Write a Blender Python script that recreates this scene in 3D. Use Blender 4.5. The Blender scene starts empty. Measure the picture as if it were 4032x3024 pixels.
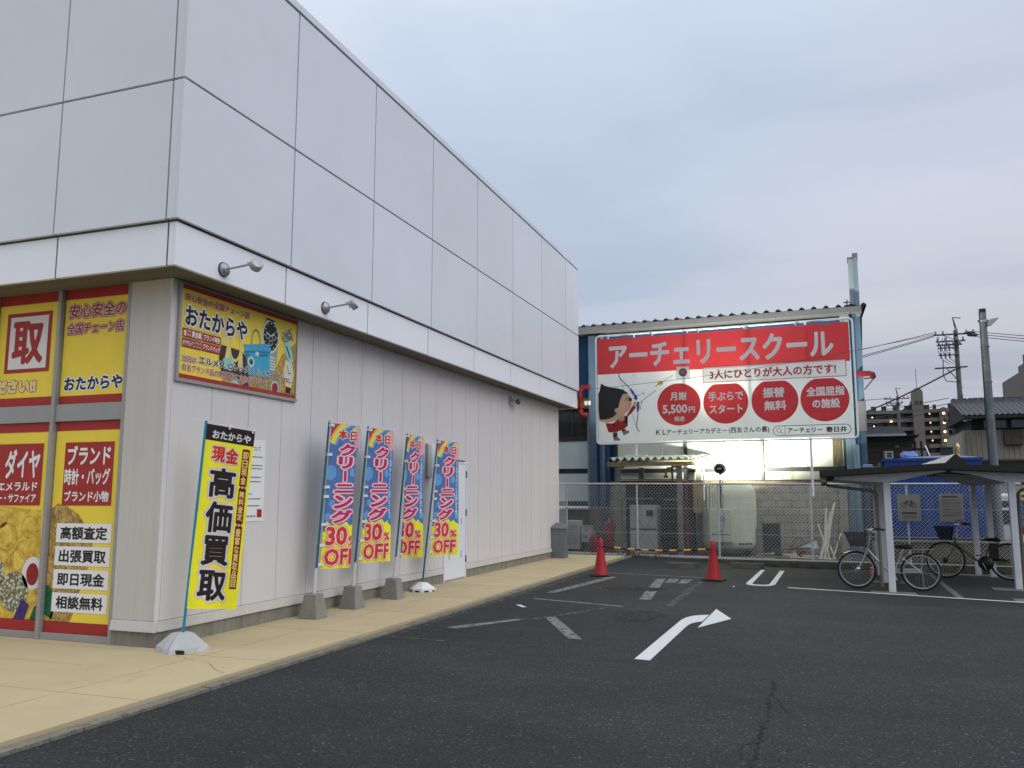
import bpy, bmesh, math, random
from mathutils import Vector, Matrix

R = math.radians
random.seed(7)
sc = bpy.context.scene
COL = sc.collection

# ------------------------------------------------------------------ camera
cam = bpy.data.cameras.new("camera")
cam.sensor_width = 36.0
cam.lens = 29.62
cam.clip_start = 0.05
cam.clip_end = 3000
camo = bpy.data.objects.new("camera", cam)
COL.objects.link(camo)
camo.location = (0, 0, 1.5)
camo.rotation_euler = (R(97.605), 0, R(20.047))
sc.camera = camo

# ------------------------------------------------------------------ sky
w = bpy.data.worlds.new("World")
sc.world = w
w.use_nodes = True
nt = w.node_tree
nt.nodes.clear()


def N(tree, kind, **kw):
    n = tree.nodes.new(kind)
    for k, v in kw.items():
        if k.startswith("_"):
            setattr(n, k[1:], v)
        else:
            n.inputs[k.replace("__", " ")].default_value = v
    return n


def ramp(tree, stops, interp='LINEAR'):
    n = tree.nodes.new("ShaderNodeValToRGB")
    e = n.color_ramp.elements
    n.color_ramp.interpolation = interp
    while len(e) < len(stops):
        e.new(0.5)
    for k, (p, c) in enumerate(stops):
        e[k].position = p
        e[k].color = (c[0], c[1], c[2], 1)
    return n


out = N(nt, "ShaderNodeOutputWorld")
tc = N(nt, "ShaderNodeTexCoord")
sep = N(nt, "ShaderNodeSeparateXYZ")
nt.links.new(tc.outputs["Generated"], sep.inputs[0])
# overcast dome: dim near the horizon, bright overhead
grad = ramp(nt, [(0.0, (0.055, 0.055, 0.06)), (0.02, (0.53, 0.55, 0.63)), (0.16, (0.50, 0.555, 0.66)), (0.34, (0.56, 0.645, 0.79)),
                 (0.52, (0.70, 0.78, 0.92)), (0.75, (1.25, 1.31, 1.42)), (1.0, (1.75, 1.8, 1.88))])
nt.links.new(sep.outputs[2], grad.inputs[0])
# cloud sheets: project the direction on a flat layer so bands thin out to the horizon
addz = N(nt, "ShaderNodeMath", _operation='ADD')
addz.inputs[1].default_value = 0.16
nt.links.new(sep.outputs[2], addz.inputs[0])
dx = N(nt, "ShaderNodeMath", _operation='DIVIDE')
dy = N(nt, "ShaderNodeMath", _operation='DIVIDE')
for d, k in ((dx, 0), (dy, 1)):
    nt.links.new(sep.outputs[k], d.inputs[0])
    nt.links.new(addz.outputs[0], d.inputs[1])
cmb = N(nt, "ShaderNodeCombineXYZ")
nt.links.new(dx.outputs[0], cmb.inputs[0])
nt.links.new(dy.outputs[0], cmb.inputs[1])
mp = N(nt, "ShaderNodeMapping")
mp.inputs["Rotation"].default_value = (0, 0, R(-28))
mp.inputs["Scale"].default_value = (0.6, 1.0, 1)
nt.links.new(cmb.outputs[0], mp.inputs[0])
cn = N(nt, "ShaderNodeTexNoise", Scale=1.25, Detail=5.0, Roughness=0.48, Distortion=0.5)
nt.links.new(mp.outputs[0], cn.inputs["Vector"])
cr = ramp(nt, [(0.28, (0.82, 0.85, 0.90)), (0.45, (0.94, 0.955, 0.975)), (0.58, (1.06, 1.055, 1.04)), (0.76, (1.18, 1.155, 1.11))], 'EASE')
nt.links.new(cn.outputs["Fac"], cr.inputs[0])
mul = N(nt, "ShaderNodeMixRGB", _blend_type='MULTIPLY')
mul.inputs[0].default_value = 1.0
nt.links.new(grad.outputs[0], mul.inputs[1])
nt.links.new(cr.outputs[0], mul.inputs[2])
# faint warm patch of sunset light low on the right
dot = N(nt, "ShaderNodeVectorMath", _operation='DOT_PRODUCT')
dot.inputs[1].default_value = (0.23, 0.95, 0.19)
nt.links.new(tc.outputs["Generated"], dot.inputs[0])
wr = ramp(nt, [(0.90, (1.0, 1.0, 1.0)), (1.0, (1.13, 1.045, 1.0))], 'EASE')
nt.links.new(dot.outputs["Value"], wr.inputs[0])
mul2 = N(nt, "ShaderNodeMixRGB", _blend_type='MULTIPLY')
mul2.inputs[0].default_value = 1.0
nt.links.new(mul.outputs[0], mul2.inputs[1])
nt.links.new(wr.outputs[0], mul2.inputs[2])
bg2 = N(nt, "ShaderNodeBackground", Strength=0.94)
nt.links.new(mul2.outputs[0], bg2.inputs["Color"])
sky = N(nt, "ShaderNodeTexSky", _sky_type='NISHITA', _sun_disc=False)
sky.sun_elevation = R(35)
sky.sun_rotation = R(106)
sky.dust_density = 3.0
bg1 = N(nt, "ShaderNodeBackground", Strength=0.006)
nt.links.new(sky.outputs[0], bg1.inputs["Color"])
add = N(nt, "ShaderNodeAddShader")
nt.links.new(bg1.outputs[0], add.inputs[0])
nt.links.new(bg2.outputs[0], add.inputs[1])
nt.links.new(add.outputs[0], out.inputs[0])

sun = bpy.data.lights.new("sun", 'SUN')
sun.energy = 0.85
sun.angle = R(40)
sun.color = (1.0, 0.965, 0.92)
suno = bpy.data.objects.new("sun", sun)
COL.objects.link(suno)
# from behind the camera on the right, high
suno.rotation_euler = (R(55), 0, R(74))

sc.view_settings.view_transform = 'Standard'
sc.view_settings.look = 'None'
sc.view_settings.gamma = 1.0
sc.view_settings.use_curve_mapping = False
sc.view_settings.exposure = 0.0
sc.cycles.max_bounces = 6
sc.cycles.diffuse_bounces = 3
sc.cycles.use_denoising = True
sc.cycles.sample_clamp_indirect = 6.0


# ------------------------------------------------------------------ materials
def L(v):
    v = v / 255.0
    return v / 12.92 if v <= 0.04045 else ((v + 0.055) / 1.055) ** 2.4


def C(r, g, b, k=1.0):
    return (min(1, L(r) * k), min(1, L(g) * k), min(1, L(b) * k))


MATS = {}


def M(name, col, rough=0.6, var=0.10, scale=3.0, bump=0.0, bscale=60.0, metal=0.0, streak=0.0, trans=0.0, speck=0.0,
      spec=0.4, dirt=None, island=0.0):
    """Principled material whose colour is broken up by noise; optional rain streaks, bump and fine speckle."""
    if name in MATS:
        return MATS[name]
    m = bpy.data.materials.new(name)
    MATS[name] = m
    m.use_nodes = True
    t = m.node_tree
    t.nodes.clear()
    o = N(t, "ShaderNodeOutputMaterial")
    p = N(t, "ShaderNodeBsdfPrincipled", Roughness=rough, Metallic=metal)
    p.inputs["Specular IOR Level"].default_value = spec
    co = N(t, "ShaderNodeTexCoord")
    nz = N(t, "ShaderNodeTexNoise", Scale=scale, Detail=5.0, Roughness=0.6)
    t.links.new(co.outputs["Object"], nz.inputs["Vector"])
    lo = tuple(max(0, c * (1 - var)) for c in col)
    hi = tuple(min(1, c * (1 + var)) for c in col)
    r = ramp(t, [(0.3, lo), (0.7, hi)])
    t.links.new(nz.outputs["Fac"], r.inputs[0])
    last = r.outputs[0]
    if streak:
        mpn = N(t, "ShaderNodeMapping")
        mpn.inputs["Scale"].default_value = (7, 7, 0.35)
        t.links.new(co.outputs["Object"], mpn.inputs[0])
        n2 = N(t, "ShaderNodeTexNoise", Scale=1.6, Detail=6.0, Roughness=0.65)
        t.links.new(mpn.outputs[0], n2.inputs["Vector"])
        r2 = ramp(t, [(0.42, (1, 1, 1)), (0.78, tuple(1 - streak * q for q in (0.9, 1.0, 1.1)))])
        t.links.new(n2.outputs["Fac"], r2.inputs[0])
        x = N(t, "ShaderNodeMixRGB", _blend_type='MULTIPLY')
        x.inputs[0].default_value = 1.0
        t.links.new(last, x.inputs[1])
        t.links.new(r2.outputs[0], x.inputs[2])
        last = x.outputs[0]
    if speck:
        n3 = N(t, "ShaderNodeTexNoise", Scale=bscale * 1.5, Detail=2.0, Roughness=0.7)
        t.links.new(co.outputs["Object"], n3.inputs["Vector"])
        r3 = ramp(t, [(0.35, (1 - speck,) * 3), (0.65, (1 + speck,) * 3)])
        t.links.new(n3.outputs["Fac"], r3.inputs[0])
        x = N(t, "ShaderNodeMixRGB", _blend_type='MULTIPLY')
        x.inputs[0].default_value = 1.0
        t.links.new(last, x.inputs[1])
        t.links.new(r3.outputs[0], x.inputs[2])
        last = x.outputs[0]
    if dirt:
        n4 = N(t, "ShaderNodeTexNoise", Scale=dirt[1], Detail=7.0, Roughness=0.7, Distortion=0.6)
        t.links.new(co.outputs["Object"], n4.inputs["Vector"])
        r4 = ramp(t, [(dirt[2], (0, 0, 0)), (dirt[2] + 0.16, (1, 1, 1))])
        t.links.new(n4.outputs["Fac"], r4.inputs[0])
        x = N(t, "ShaderNodeMixRGB")
        t.links.new(r4.outputs[0], x.inputs[0])
        t.links.new(last, x.inputs[1])
        x.inputs[2].default_value = (*dirt[0], 1)
        last = x.outputs[0]
    if island:
        ge = N(t, "ShaderNodeNewGeometry")
        r5 = ramp(t, [(0.0, (1 - island, 1 - island, 1 - island * 1.15)), (1.0, (1 + island * .4,) * 3)])
        t.links.new(ge.outputs["Random Per Island"], r5.inputs[0])
        x = N(t, "ShaderNodeMixRGB", _blend_type='MULTIPLY')
        x.inputs[0].default_value = 1.0
        t.links.new(last, x.inputs[1])
        t.links.new(r5.outputs[0], x.inputs[2])
        last = x.outputs[0]
    t.links.new(last, p.inputs["Base Color"])
    if bump:
        nb = N(t, "ShaderNodeTexNoise", Scale=bscale, Detail=4.0)
        t.links.new(co.outputs["Object"], nb.inputs["Vector"])
        b = N(t, "ShaderNodeBump", Strength=bump, Distance=0.02)
        t.links.new(nb.outputs["Fac"], b.inputs["Height"])
        t.links.new(b.outputs[0], p.inputs["Normal"])
    if trans:
        tr = N(t, "ShaderNodeBsdfTranslucent")
        t.links.new(last, tr.inputs["Color"])
        mx = N(t, "ShaderNodeMixShader", Fac=trans)
        t.links.new(p.outputs[0], mx.inputs[1])
        t.links.new(tr.outputs[0], mx.inputs[2])
        t.links.new(mx.outputs[0], o.inputs[0])
    else:
        t.links.new(p.outputs[0], o.inputs[0])
    return m


def EM(name, col, strength):
    if name in MATS:
        return MATS[name]
    m = bpy.data.materials.new(name)
    MATS[name] = m
    m.use_nodes = True
    t = m.node_tree
    t.nodes.clear()
    o = N(t, "ShaderNodeOutputMaterial")
    e = N(t, "ShaderNodeEmission", Strength=strength)
    e.inputs[0].default_value = (*col, 1)
    t.links.new(e.outputs[0], o.inputs[0])
    return m


def PIC(name, stops, scale, kind='VORONOI', stretch=(1, 1, 1), dist=0.0):
    """Printed photo texture (heaps of jewellery, straw): a coloured cell pattern on the print itself."""
    m = bpy.data.materials.new(name)
    m.use_nodes = True
    t = m.node_tree
    p = t.nodes["Principled BSDF"]
    p.inputs["Roughness"].default_value = 0.45
    co = N(t, "ShaderNodeTexCoord")
    mpn = N(t, "ShaderNodeMapping")
    mpn.inputs["Scale"].default_value = stretch
    t.links.new(co.outputs["Object"], mpn.inputs[0])
    if kind == 'VORONOI':
        n = N(t, "ShaderNodeTexVoronoi", Scale=scale)
        s = n.outputs["Distance"]
        t.links.new(mpn.outputs[0], n.inputs["Vector"])
    else:
        n = N(t, "ShaderNodeTexNoise", Scale=scale, Detail=6.0, Roughness=0.7, Distortion=dist)
        s = n.outputs["Fac"]
        t.links.new(mpn.outputs[0], n.inputs["Vector"])
    r = ramp(t, stops)
    t.links.new(s, r.inputs[0])
    t.links.new(r.outputs[0], p.inputs["Base Color"])
    return m


# ------------------------------------------------------------------ mesh builder
class MB:
    def __init__(s):
        s.v = []
        s.f = []
        s.m = []
        s.sm = []
        s.mats = []

    def mi(s, m):
        if m not in s.mats:
            s.mats.append(m)
        return s.mats.index(m)

    def add(s, vs, fs, m, smooth=False):
        b = len(s.v)
        s.v += [tuple(q) for q in vs]
        k = s.mi(m)
        for f in fs:
            s.f.append(tuple(i + b for i in f))
            s.m.append(k)
            s.sm.append(smooth)

    def box(s, x0, y0, z0, x1, y1, z1, m):
        x0, x1 = min(x0, x1), max(x0, x1)
        y0, y1 = min(y0, y1), max(y0, y1)
        z0, z1 = min(z0, z1), max(z0, z1)
        s.add([(x0, y0, z0), (x1, y0, z0), (x1, y1, z0), (x0, y1, z0), (x0, y0, z1), (x1, y0, z1), (x1, y1, z1), (x0, y1, z1)],
              [(0, 3, 2, 1), (4, 5, 6, 7), (0, 1, 5, 4), (1, 2, 6, 5), (2, 3, 7, 6), (3, 0, 4, 7)], m)

    def taper(s, c0, w0, d0, z0, c1, w1, d1, z1, m):
        """frustum between two rectangles"""
        vs = []
        for (cx, cy), ww, dd, z in ((c0, w0, d0, z0), (c1, w1, d1, z1)):
            vs += [(cx - ww / 2, cy - dd / 2, z), (cx + ww / 2, cy - dd / 2, z), (cx + ww / 2, cy + dd / 2, z), (cx - ww / 2, cy + dd / 2, z)]
        s.add(vs, [(0, 3, 2, 1), (4, 5, 6, 7), (0, 1, 5, 4), (1, 2, 6, 5), (2, 3, 7, 6), (3, 0, 4, 7)], m)

    def bar(s, p0, p1, w, h, m, up=(0, 0, 1)):
        p0, p1 = Vector(p0), Vector(p1)
        d = (p1 - p0).normalized()
        u = Vector(up)
        if abs(d.dot(u)) > 0.98:
            u = Vector((1, 0, 0))
        a = d.cross(u).normalized() * (w / 2)
        b = d.cross(a).normalized() * (h / 2)
        vs = [p + x * a + y * b for p in (p0, p1) for x, y in ((-1, -1), (1, -1), (1, 1), (-1, 1))]
        s.add(vs, [(0, 3, 2, 1), (4, 5, 6, 7), (0, 1, 5, 4), (1, 2, 6, 5), (2, 3, 7, 6), (3, 0, 4, 7)], m)

    def quad(s, a, b, c, d, m):
        s.add([a, b, c, d], [(0, 1, 2, 3)], m)

    def prism(s, pts, fn, t0, t1, m):
        """pts: 2D outline, fn(a,b,t)->xyz"""
        n = len(pts)
        vs = [fn(a, b, t0) for a, b in pts] + [fn(a, b, t1) for a, b in pts]
        fs = [tuple(range(n - 1, -1, -1)), tuple(range(n, 2 * n))]
        fs += [(i, (i + 1) % n, n + (i + 1) % n, n + i) for i in range(n)]
        s.add(vs, fs, m)

    def tube(s, path, r, m, n=8, closed=False, r1=None, cap=True):
        path = [Vector(p) for p in path]
        k = len(path)
        rings = []
        prev = None
        for i, p in enumerate(path):
            if closed:
                d = path[(i + 1) % k] - path[i - 1]
            else:
                d = path[min(i + 1, k - 1)] - path[max(i - 1, 0)]
            d.normalize()
            if prev is None:
                u = Vector((0, 0, 1)) if abs(d.z) < 0.9 else Vector((1, 0, 0))
                a = d.cross(u).normalized()
            else:
                a = (prev - d * prev.dot(d)).normalized()
            prev = a
            b = d.cross(a)
            rr = r if r1 is None else r + (r1 - r) * i / max(1, k - 1)
            rings.append([p + rr * (math.cos(2 * math.pi * j / n) * a + math.sin(2 * math.pi * j / n) * b) for j in range(n)])
        vs = [q for ring in rings for q in ring]
        fs = []
        for i in range(k if closed else k - 1):
            i2 = (i + 1) % k
            for j in range(n):
                j2 = (j + 1) % n
                fs.append((i * n + j, i * n + j2, i2 * n + j2, i2 * n + j))
        s.add(vs, fs, m, True)
        if not closed and cap:
            s.add(rings[0], [tuple(range(n - 1, -1, -1))], m)
            s.add(rings[-1], [tuple(range(n))], m)

    def lathe(s, prof, m, n=24, axis='Z', c=(0, 0, 0), smooth=True, mat4=None):
        vs = []
        for r, h in prof:
            for j in range(n):
                a = 2 * math.pi * j / n
                p = Vector((r * math.cos(a), r * math.sin(a), h))
                if axis == 'Y':
                    p = Vector((p.x, p.z, p.y))
                elif axis == 'X':
                    p = Vector((p.z, p.x, p.y))
                if mat4 is not None:
                    p = mat4 @ p
                vs.append(p + Vector(c))
        fs = []
        for i in range(len(prof) - 1):
            for j in range(n):
                j2 = (j + 1) % n
                fs.append((i * n + j, i * n + j2, (i + 1) * n + j2, (i + 1) * n + j))
        s.add(vs, fs, m, smooth)
        if prof[0][0] > 1e-4:
            s.add(vs[:n], [tuple(range(n - 1, -1, -1))], m)
        if prof[-1][0] > 1e-4:
            s.add(vs[-n:], [tuple(range(n))], m)

    def ball(s, c, rx, ry, rz, m, n=12):
        prof = [(math.sin(math.pi * i / 8), -math.cos(math.pi * i / 8)) for i in range(9)]
        vs = []
        for r, h in prof:
            for j in range(n):
                a = 2 * math.pi * j / n
                vs.append((c[0] + rx * r * math.cos(a), c[1] + ry * r * math.sin(a), c[2] + rz * h))
        fs = [(i * n + j, i * n + (j + 1) % n, (i + 1) * n + (j + 1) % n, (i + 1) * n + j) for i in range(8) for j in range(n)]
        s.add(vs, fs, m, True)

    def build(s, name, parent=None, loc=None, rotz=None, bevel=0.0, mapf=None):
        if mapf:
            s.v = [mapf(*q) for q in s.v]
        me = bpy.data.meshes.new(name)
        me.from_pydata(s.v, [], s.f)
        for m in s.mats:
            me.materials.append(m)
        for i, p in enumerate(me.polygons):
            p.material_index = s.m[i]
            p.use_smooth = s.sm[i]
        me.update()
        o = bpy.data.objects.new(name, me)
        COL.objects.link(o)
        if parent:
            o.parent = parent
        if loc:
            o.location = loc
        if rotz:
            o.rotation_euler.z = rotz
        if bevel:
            b = o.modifiers.new("bevel", 'BEVEL')
            b.width = bevel
            b.segments = 2
            b.limit_method = 'ANGLE'
        return o


def tag(o, label, cat, group=None, kind=None):
    if label:
        o["label"] = label
    if cat:
        o["category"] = cat
    if group:
        o["group"] = group
    if kind:
        o["kind"] = kind
    return o


def thing(name, label, cat, loc=(0, 0, 0), rotz=0.0, group=None):
    o = bpy.data.objects.new(name, None)
    o.empty_display_size = 0.2
    COL.objects.link(o)
    o.location = loc
    o.rotation_euler.z = rotz
    return tag(o, label, cat, group)


def structure(o):
    o["kind"] = "structure"
    return o


# ------------------------------------------------------------------ lettering
_gl = {}


def glyph(body, bold):
    key = (body, round(bold, 4))
    if key not in _gl:
        c = bpy.data.curves.new("lettering", 'FONT')
        c.body = body
        c.offset = bold
        c.resolution_u = 2
        o = bpy.data.objects.new("lettering", c)
        COL.objects.link(o)
        bpy.context.view_layer.update()
        me = bpy.data.meshes.new_from_object(o.evaluated_get(bpy.context.evaluated_depsgraph_get()))
        vs = [(q.co.x, q.co.y) for q in me.vertices]
        fs = [tuple(p.vertices) for p in me.polygons]
        bpy.data.objects.remove(o)
        bpy.data.curves.remove(c)
        bpy.data.meshes.remove(me)
        _gl[key] = (vs, fs)
    return _gl[key]


class Art:
    """Flat print: local u to the right, v up, in metres; each layer sits a little in front of the last."""

    def __init__(s, w, h, step=0.0012, base=0.0):
        s.w, s.h, s.step, s.base = w, h, step, base
        s.mb = MB()

    def z(s, layer):
        return s.base + layer * s.step

    def poly(s, pts, m, layer):
        s.mb.add([(x * s.w, y * s.h, s.z(layer)) for x, y in pts], [tuple(range(len(pts)))], m)

    def rect(s, x0, y0, x1, y1, m, layer):
        s.poly([(x0, y0), (x1, y0), (x1, y1), (x0, y1)], m, layer)

    def ring(s, x0, y0, x1, y1, t, m, layer):
        tx, ty = t / s.w, t / s.h
        s.rect(x0, y0, x1, y0 + ty, m, layer)
        s.rect(x0, y1 - ty, x1, y1, m, layer)
        s.rect(x0, y0 + ty, x0 + tx, y1 - ty, m, layer)
        s.rect(x1 - tx, y0 + ty, x1, y1 - ty, m, layer)

    def ell(s, cx, cy, rx, ry, m, layer, n=28, cut=None, a0=0, a1=360):
        """rx, ry in metres"""
        pts = []
        k = n if a1 - a0 >= 360 else n + 1
        for i in range(k):
            a = R(a0 + (a1 - a0) * i / n)
            y = ry * math.sin(a)
            if cut is not None:
                y = min(y, cut)
            pts.append((cx + rx * math.cos(a) / s.w, cy + y / s.h))
        s.poly(pts, m, layer)

    def annulus(s, cx, cy, r0, r1, m, layer, n=28, ky=1.0):
        for i in range(n):
            a, b = 2 * math.pi * i / n, 2 * math.pi * (i + 1) / n
            s.poly([(cx + r * math.cos(q) / s.w, cy + ky * r * math.sin(q) / s.h) for r, q in ((r0, a), (r1, a), (r1, b), (r0, b))], m, layer)

    def line(s, pts, wd, m, layer):
        for (x0, y0), (x1, y1) in zip(pts[:-1], pts[1:]):
            ax, ay, bx, by = x0 * s.w, y0 * s.h, x1 * s.w, y1 * s.h
            ll = math.hypot(bx - ax, by - ay) or 1
            nx, ny = -(by - ay) / ll * wd / 2, (bx - ax) / ll * wd / 2
            s.mb.add([(ax + nx, ay + ny, s.z(layer)), (ax - nx, ay - ny, s.z(layer)), (bx - nx, by - ny, s.z(layer)), (bx + nx, by + ny, s.z(layer))],
                     [(0, 1, 2, 3)], m)

    def text(s, body, x0, y0, x1, y1, m, layer, bold=0.018, outs=(), slant=0.0):
        """fit the string into the box; weight and outlines come from fine shifted copies of the outline
        (outs = ((material, extra weight), ...), widest first, one layer each below the word itself)"""
        vs, fs = glyph(body, 0.0)
        if not vs:
            return
        ax, bx = min(q[0] for q in vs), max(q[0] for q in vs)
        ay, by = min(q[1] for q in vs), max(q[1] for q in vs)
        r0 = bold * 1.05
        kx = (x1 - x0) * s.w / (bx - ax + 2 * r0)
        ky = (y1 - y0) * s.h / (by - ay + 2 * r0)

        def put(r, mm, ly):
            zz = s.z(ly)
            n = 0 if r < .003 else (6 if r < .03 else (8 if r < .07 else 12))
            k = 0
            for i in range(max(1, n)):
                a_ = 2 * math.pi * i / max(1, n) + .35
                ox, oy = (r * math.cos(a_), r * math.sin(a_)) if n else (0, 0)
                zc = zz + k * s.step * .05
                k += 1
                s.mb.add([((x0 * s.w) + (q[0] + ox - ax + r0) * kx, (y0 * s.h) + (q[1] + oy - ay + r0) * ky, zc) for q in vs], fs, mm)

        for i, (mm, ex) in enumerate(outs):
            put(r0 + ex * .9, mm, layer + i)
        put(r0, m, layer + len(outs))

    def vtext(s, body, x0, y0, x1, y1, m, layer, bold=0.018, outs=(), gap=0.06, weights=None):
        n = len(body)
        wt = weights or [1.0] * n
        tot = sum(wt)
        y = y1
        for ch, q in zip(body, wt):
            hh = (y1 - y0) * q / tot
            a, b = y - hh * (1 - gap / 2), y - hh * gap / 2
            if ch == 'ー':
                mid = (x0 + x1) / 2
                hw = (x1 - x0) * 0.13
                for i, (mm, ex) in enumerate(outs):
                    s.rect(mid - hw - ex * (x1 - x0), a - ex * hh, mid + hw + ex * (x1 - x0), b + ex * hh, mm, layer + i)
                s.rect(mid - hw, a, mid + hw, b, m, layer + len(outs))
            elif ch == '・':
                for i, (mm, ex) in enumerate(outs):
                    s.ell((x0 + x1) / 2, (a + b) / 2, (0.16 + ex) * (x1 - x0) * s.w, (0.16 + ex) * (x1 - x0) * s.w, mm, layer + i, 10)
                s.ell((x0 + x1) / 2, (a + b) / 2, 0.16 * (x1 - x0) * s.w, 0.16 * (x1 - x0) * s.w, m, layer + len(outs), 10)
            elif ch != ' ':
                s.text(ch, x0, a, x1, b, m, layer, bold, outs)
            y -= hh

    def split(s, us, vs):
        """cut every face along a grid so that the print can follow a bent cloth"""
        bm = bmesh.new()
        bv = [bm.verts.new(q) for q in s.mb.v]
        for f, mi in zip(s.mb.f, s.mb.m):
            try:
                bf = bm.faces.new([bv[i] for i in f])
                bf.material_index = mi
            except ValueError:
                pass
        bmesh.ops.triangulate(bm, faces=[f for f in bm.faces if len(f.verts) > 4])
        for a, vals in ((0, us), (1, vs)):
            for q in vals:
                co = [0, 0, 0]
                no = [0, 0, 0]
                co[a] = q
                no[a] = 1
                bmesh.ops.bisect_plane(bm, geom=bm.verts[:] + bm.edges[:] + bm.faces[:], plane_co=co, plane_no=no)
        bm.verts.index_update()
        mb = MB()
        mb.mats = s.mb.mats
        mb.v = [tuple(q.co) for q in bm.verts]
        mb.f = [tuple(q.index for q in f.verts) for f in bm.faces]
        mb.m = [f.material_index for f in bm.faces]
        mb.sm = [False] * len(mb.f)
        bm.free()
        s.mb = mb

    def build(s, name, parent, mapf):
        return s.mb.build(name, parent, mapf=mapf)


# back row (fence, archery hall) is turned 2 degrees: s along it to the right, d away from the camera
YAW = R(-2)
cB, sB = math.cos(YAW), math.sin(YAW)


def BK(s, d, z=0.0):
    return (-6.1 + s * cB - d * sB, 21.5 + s * sB + d * cB, z)


def sstep(x):
    x = max(0.0, min(1.0, x))
    return x * x * (3 - 2 * x)


def gz(x, y):
    """the car park drops gently toward the far right"""
    return -0.17 * sstep((y - 18.5) / 2.5) * sstep((x + 5) / 5)


# shared materials
STEEL = M("galvanised_steel", (0.36, 0.37, 0.38), 0.45, 0.12, 6, metal=0.6)
WHITEPAINT = M("white_paint", (0.72, 0.73, 0.74), 0.45, 0.06, 4, streak=0.12)
GREYPAINT = M("grey_paint", (0.30, 0.31, 0.32), 0.5, 0.1, 5)
BLACK = M("black_plastic", (0.012, 0.012, 0.013), 0.5, 0.2, 8)
RUBBER = M("rubber", (0.018, 0.018, 0.018), 0.75, 0.2, 9)
CHROME = M("chrome", (0.75, 0.75, 0.76), 0.18, 0.03, 4, metal=1.0)
CONC = M("concrete", (0.30, 0.295, 0.275), 0.85, 0.16, 5, bump=0.25, bscale=90, streak=0.25, speck=0.12)
INK = M("print_black", (0.012, 0.011, 0.012), 0.5, 0.05, 4)
PWHITE = M("print_white", (0.80, 0.80, 0.80), 0.5, 0.03, 4)
PRED = M("print_red", (0.36, 0.024, 0.019), 0.5, 0.06, 4)
PYEL = M("print_yellow", (0.86, 0.655, 0.06), 0.5, 0.05, 3)
GLASSDK = M("dark_glass", (0.03, 0.033, 0.035), 0.12, 0.3, 1.5, spec=0.6)
# ------------------------------------------------------------------ ground
def asphalt_mat():
    m = bpy.data.materials.new("asphalt")
    m.use_nodes = True
    t = m.node_tree
    p = t.nodes["Principled BSDF"]
    p.inputs["Roughness"].default_value = 0.86
    p.inputs["Specular IOR Level"].default_value = 0.25
    co = N(t, "ShaderNodeTexCoord")

    def noise(sc_, de, ro, stops, di=0.0):
        n = N(t, "ShaderNodeTexNoise", Scale=sc_, Detail=de, Roughness=ro, Distortion=di)
        t.links.new(co.outputs["Object"], n.inputs["Vector"])
        r = ramp(t, stops)
        t.links.new(n.outputs["Fac"], r.inputs[0])
        return n, r.outputs[0]

    _, base = noise(0.35, 6, 0.6, [(0.3, (0.0195, 0.0203, 0.0212)), (0.5, (0.0245, 0.0252, 0.0261)), (0.7, (0.0305, 0.031, 0.0312))], 0.4)
    _, med = noise(5.5, 6, 0.7, [(0.3, (0.84,) * 3), (0.7, (1.16,) * 3)])
    fine_n, fine = noise(52, 3, 0.8, [(0.36, (0.30,) * 3), (0.5, (0.92,) * 3), (0.62, (1.85,) * 3)])
    v = N(t, "ShaderNodeTexVoronoi", Scale=68.0)
    t.links.new(co.outputs["Object"], v.inputs["Vector"])
    vr = ramp(t, [(0.0, (1, 1, 1)), (0.955, (1, 1, 1)), (0.97, (3.0, 2.9, 2.75))])
    sp = N(t, "ShaderNodeSeparateColor")
    t.links.new(v.outputs["Color"], sp.inputs[0])
    t.links.new(sp.outputs[0], vr.inputs[0])
    # paler worn lanes running along the drive aisle, and patchy repairs
    mpl = N(t, "ShaderNodeMapping")
    mpl.inputs["Rotation"].default_value = (0, 0, R(-16))
    mpl.inputs["Scale"].default_value = (0.12, 0.75, 1)
    t.links.new(co.outputs["Object"], mpl.inputs[0])
    nl = N(t, "ShaderNodeTexNoise", Scale=1.0, Detail=4.0, Roughness=0.6, Distortion=0.3)
    t.links.new(mpl.outputs[0], nl.inputs["Vector"])
    rl = ramp(t, [(0.35, (0.86,) * 3), (0.52, (1.0,) * 3), (0.68, (1.22, 1.21, 1.19))])
    t.links.new(nl.outputs["Fac"], rl.inputs[0])
    _, spots = noise(1.7, 8, 0.75, [(0.28, (0.66,) * 3), (0.40, (1.0,) * 3)], 0.8)
    last = base
    for q in (med, fine, vr.outputs[0], rl.outputs[0], spots):
        x = N(t, "ShaderNodeMixRGB", _blend_type='MULTIPLY')
        x.inputs[0].default_value = 1.0
        t.links.new(last, x.inputs[1])
        t.links.new(q, x.inputs[2])
        last = x.outputs[0]
    t.links.new(last, p.inputs["Base Color"])
    b = N(t, "ShaderNodeBump", Strength=0.55, Distance=0.008)
    t.links.new(fine_n.outputs["Fac"], b.inputs["Height"])
    t.links.new(b.outputs[0], p.inputs["Normal"])
    return m


ASPH = asphalt_mat()
KX = -4.655          # edge of the raised walkway
g = MB()
xs = [KX - 0.05 + 0.5 * i for i in range(0, 60)]
ys = [-12 + 1.0 * i for i in range(0, 28)] + [16.5 + 0.25 * i for i in range(0, 27)]
vs = [(x, y, gz(x, y)) for y in ys for x in xs]
nx = len(xs)
g.add(vs, [(j * nx + i, j * nx + i + 1, (j + 1) * nx + i + 1, (j + 1) * nx + i) for j in range(len(ys) - 1) for i in range(nx - 1)], ASPH, True)
structure(g.build("asphalt_ground"))
g = MB()
FARG = M("far_ground_earth", (0.07, 0.07, 0.068), 0.9, 0.2, 0.2)
g.quad((-900, -300, -0.42), (900, -300, -0.42), (900, 1500, -0.42), (-900, 1500, -0.42), FARG)
structure(g.build("ground"))

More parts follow.
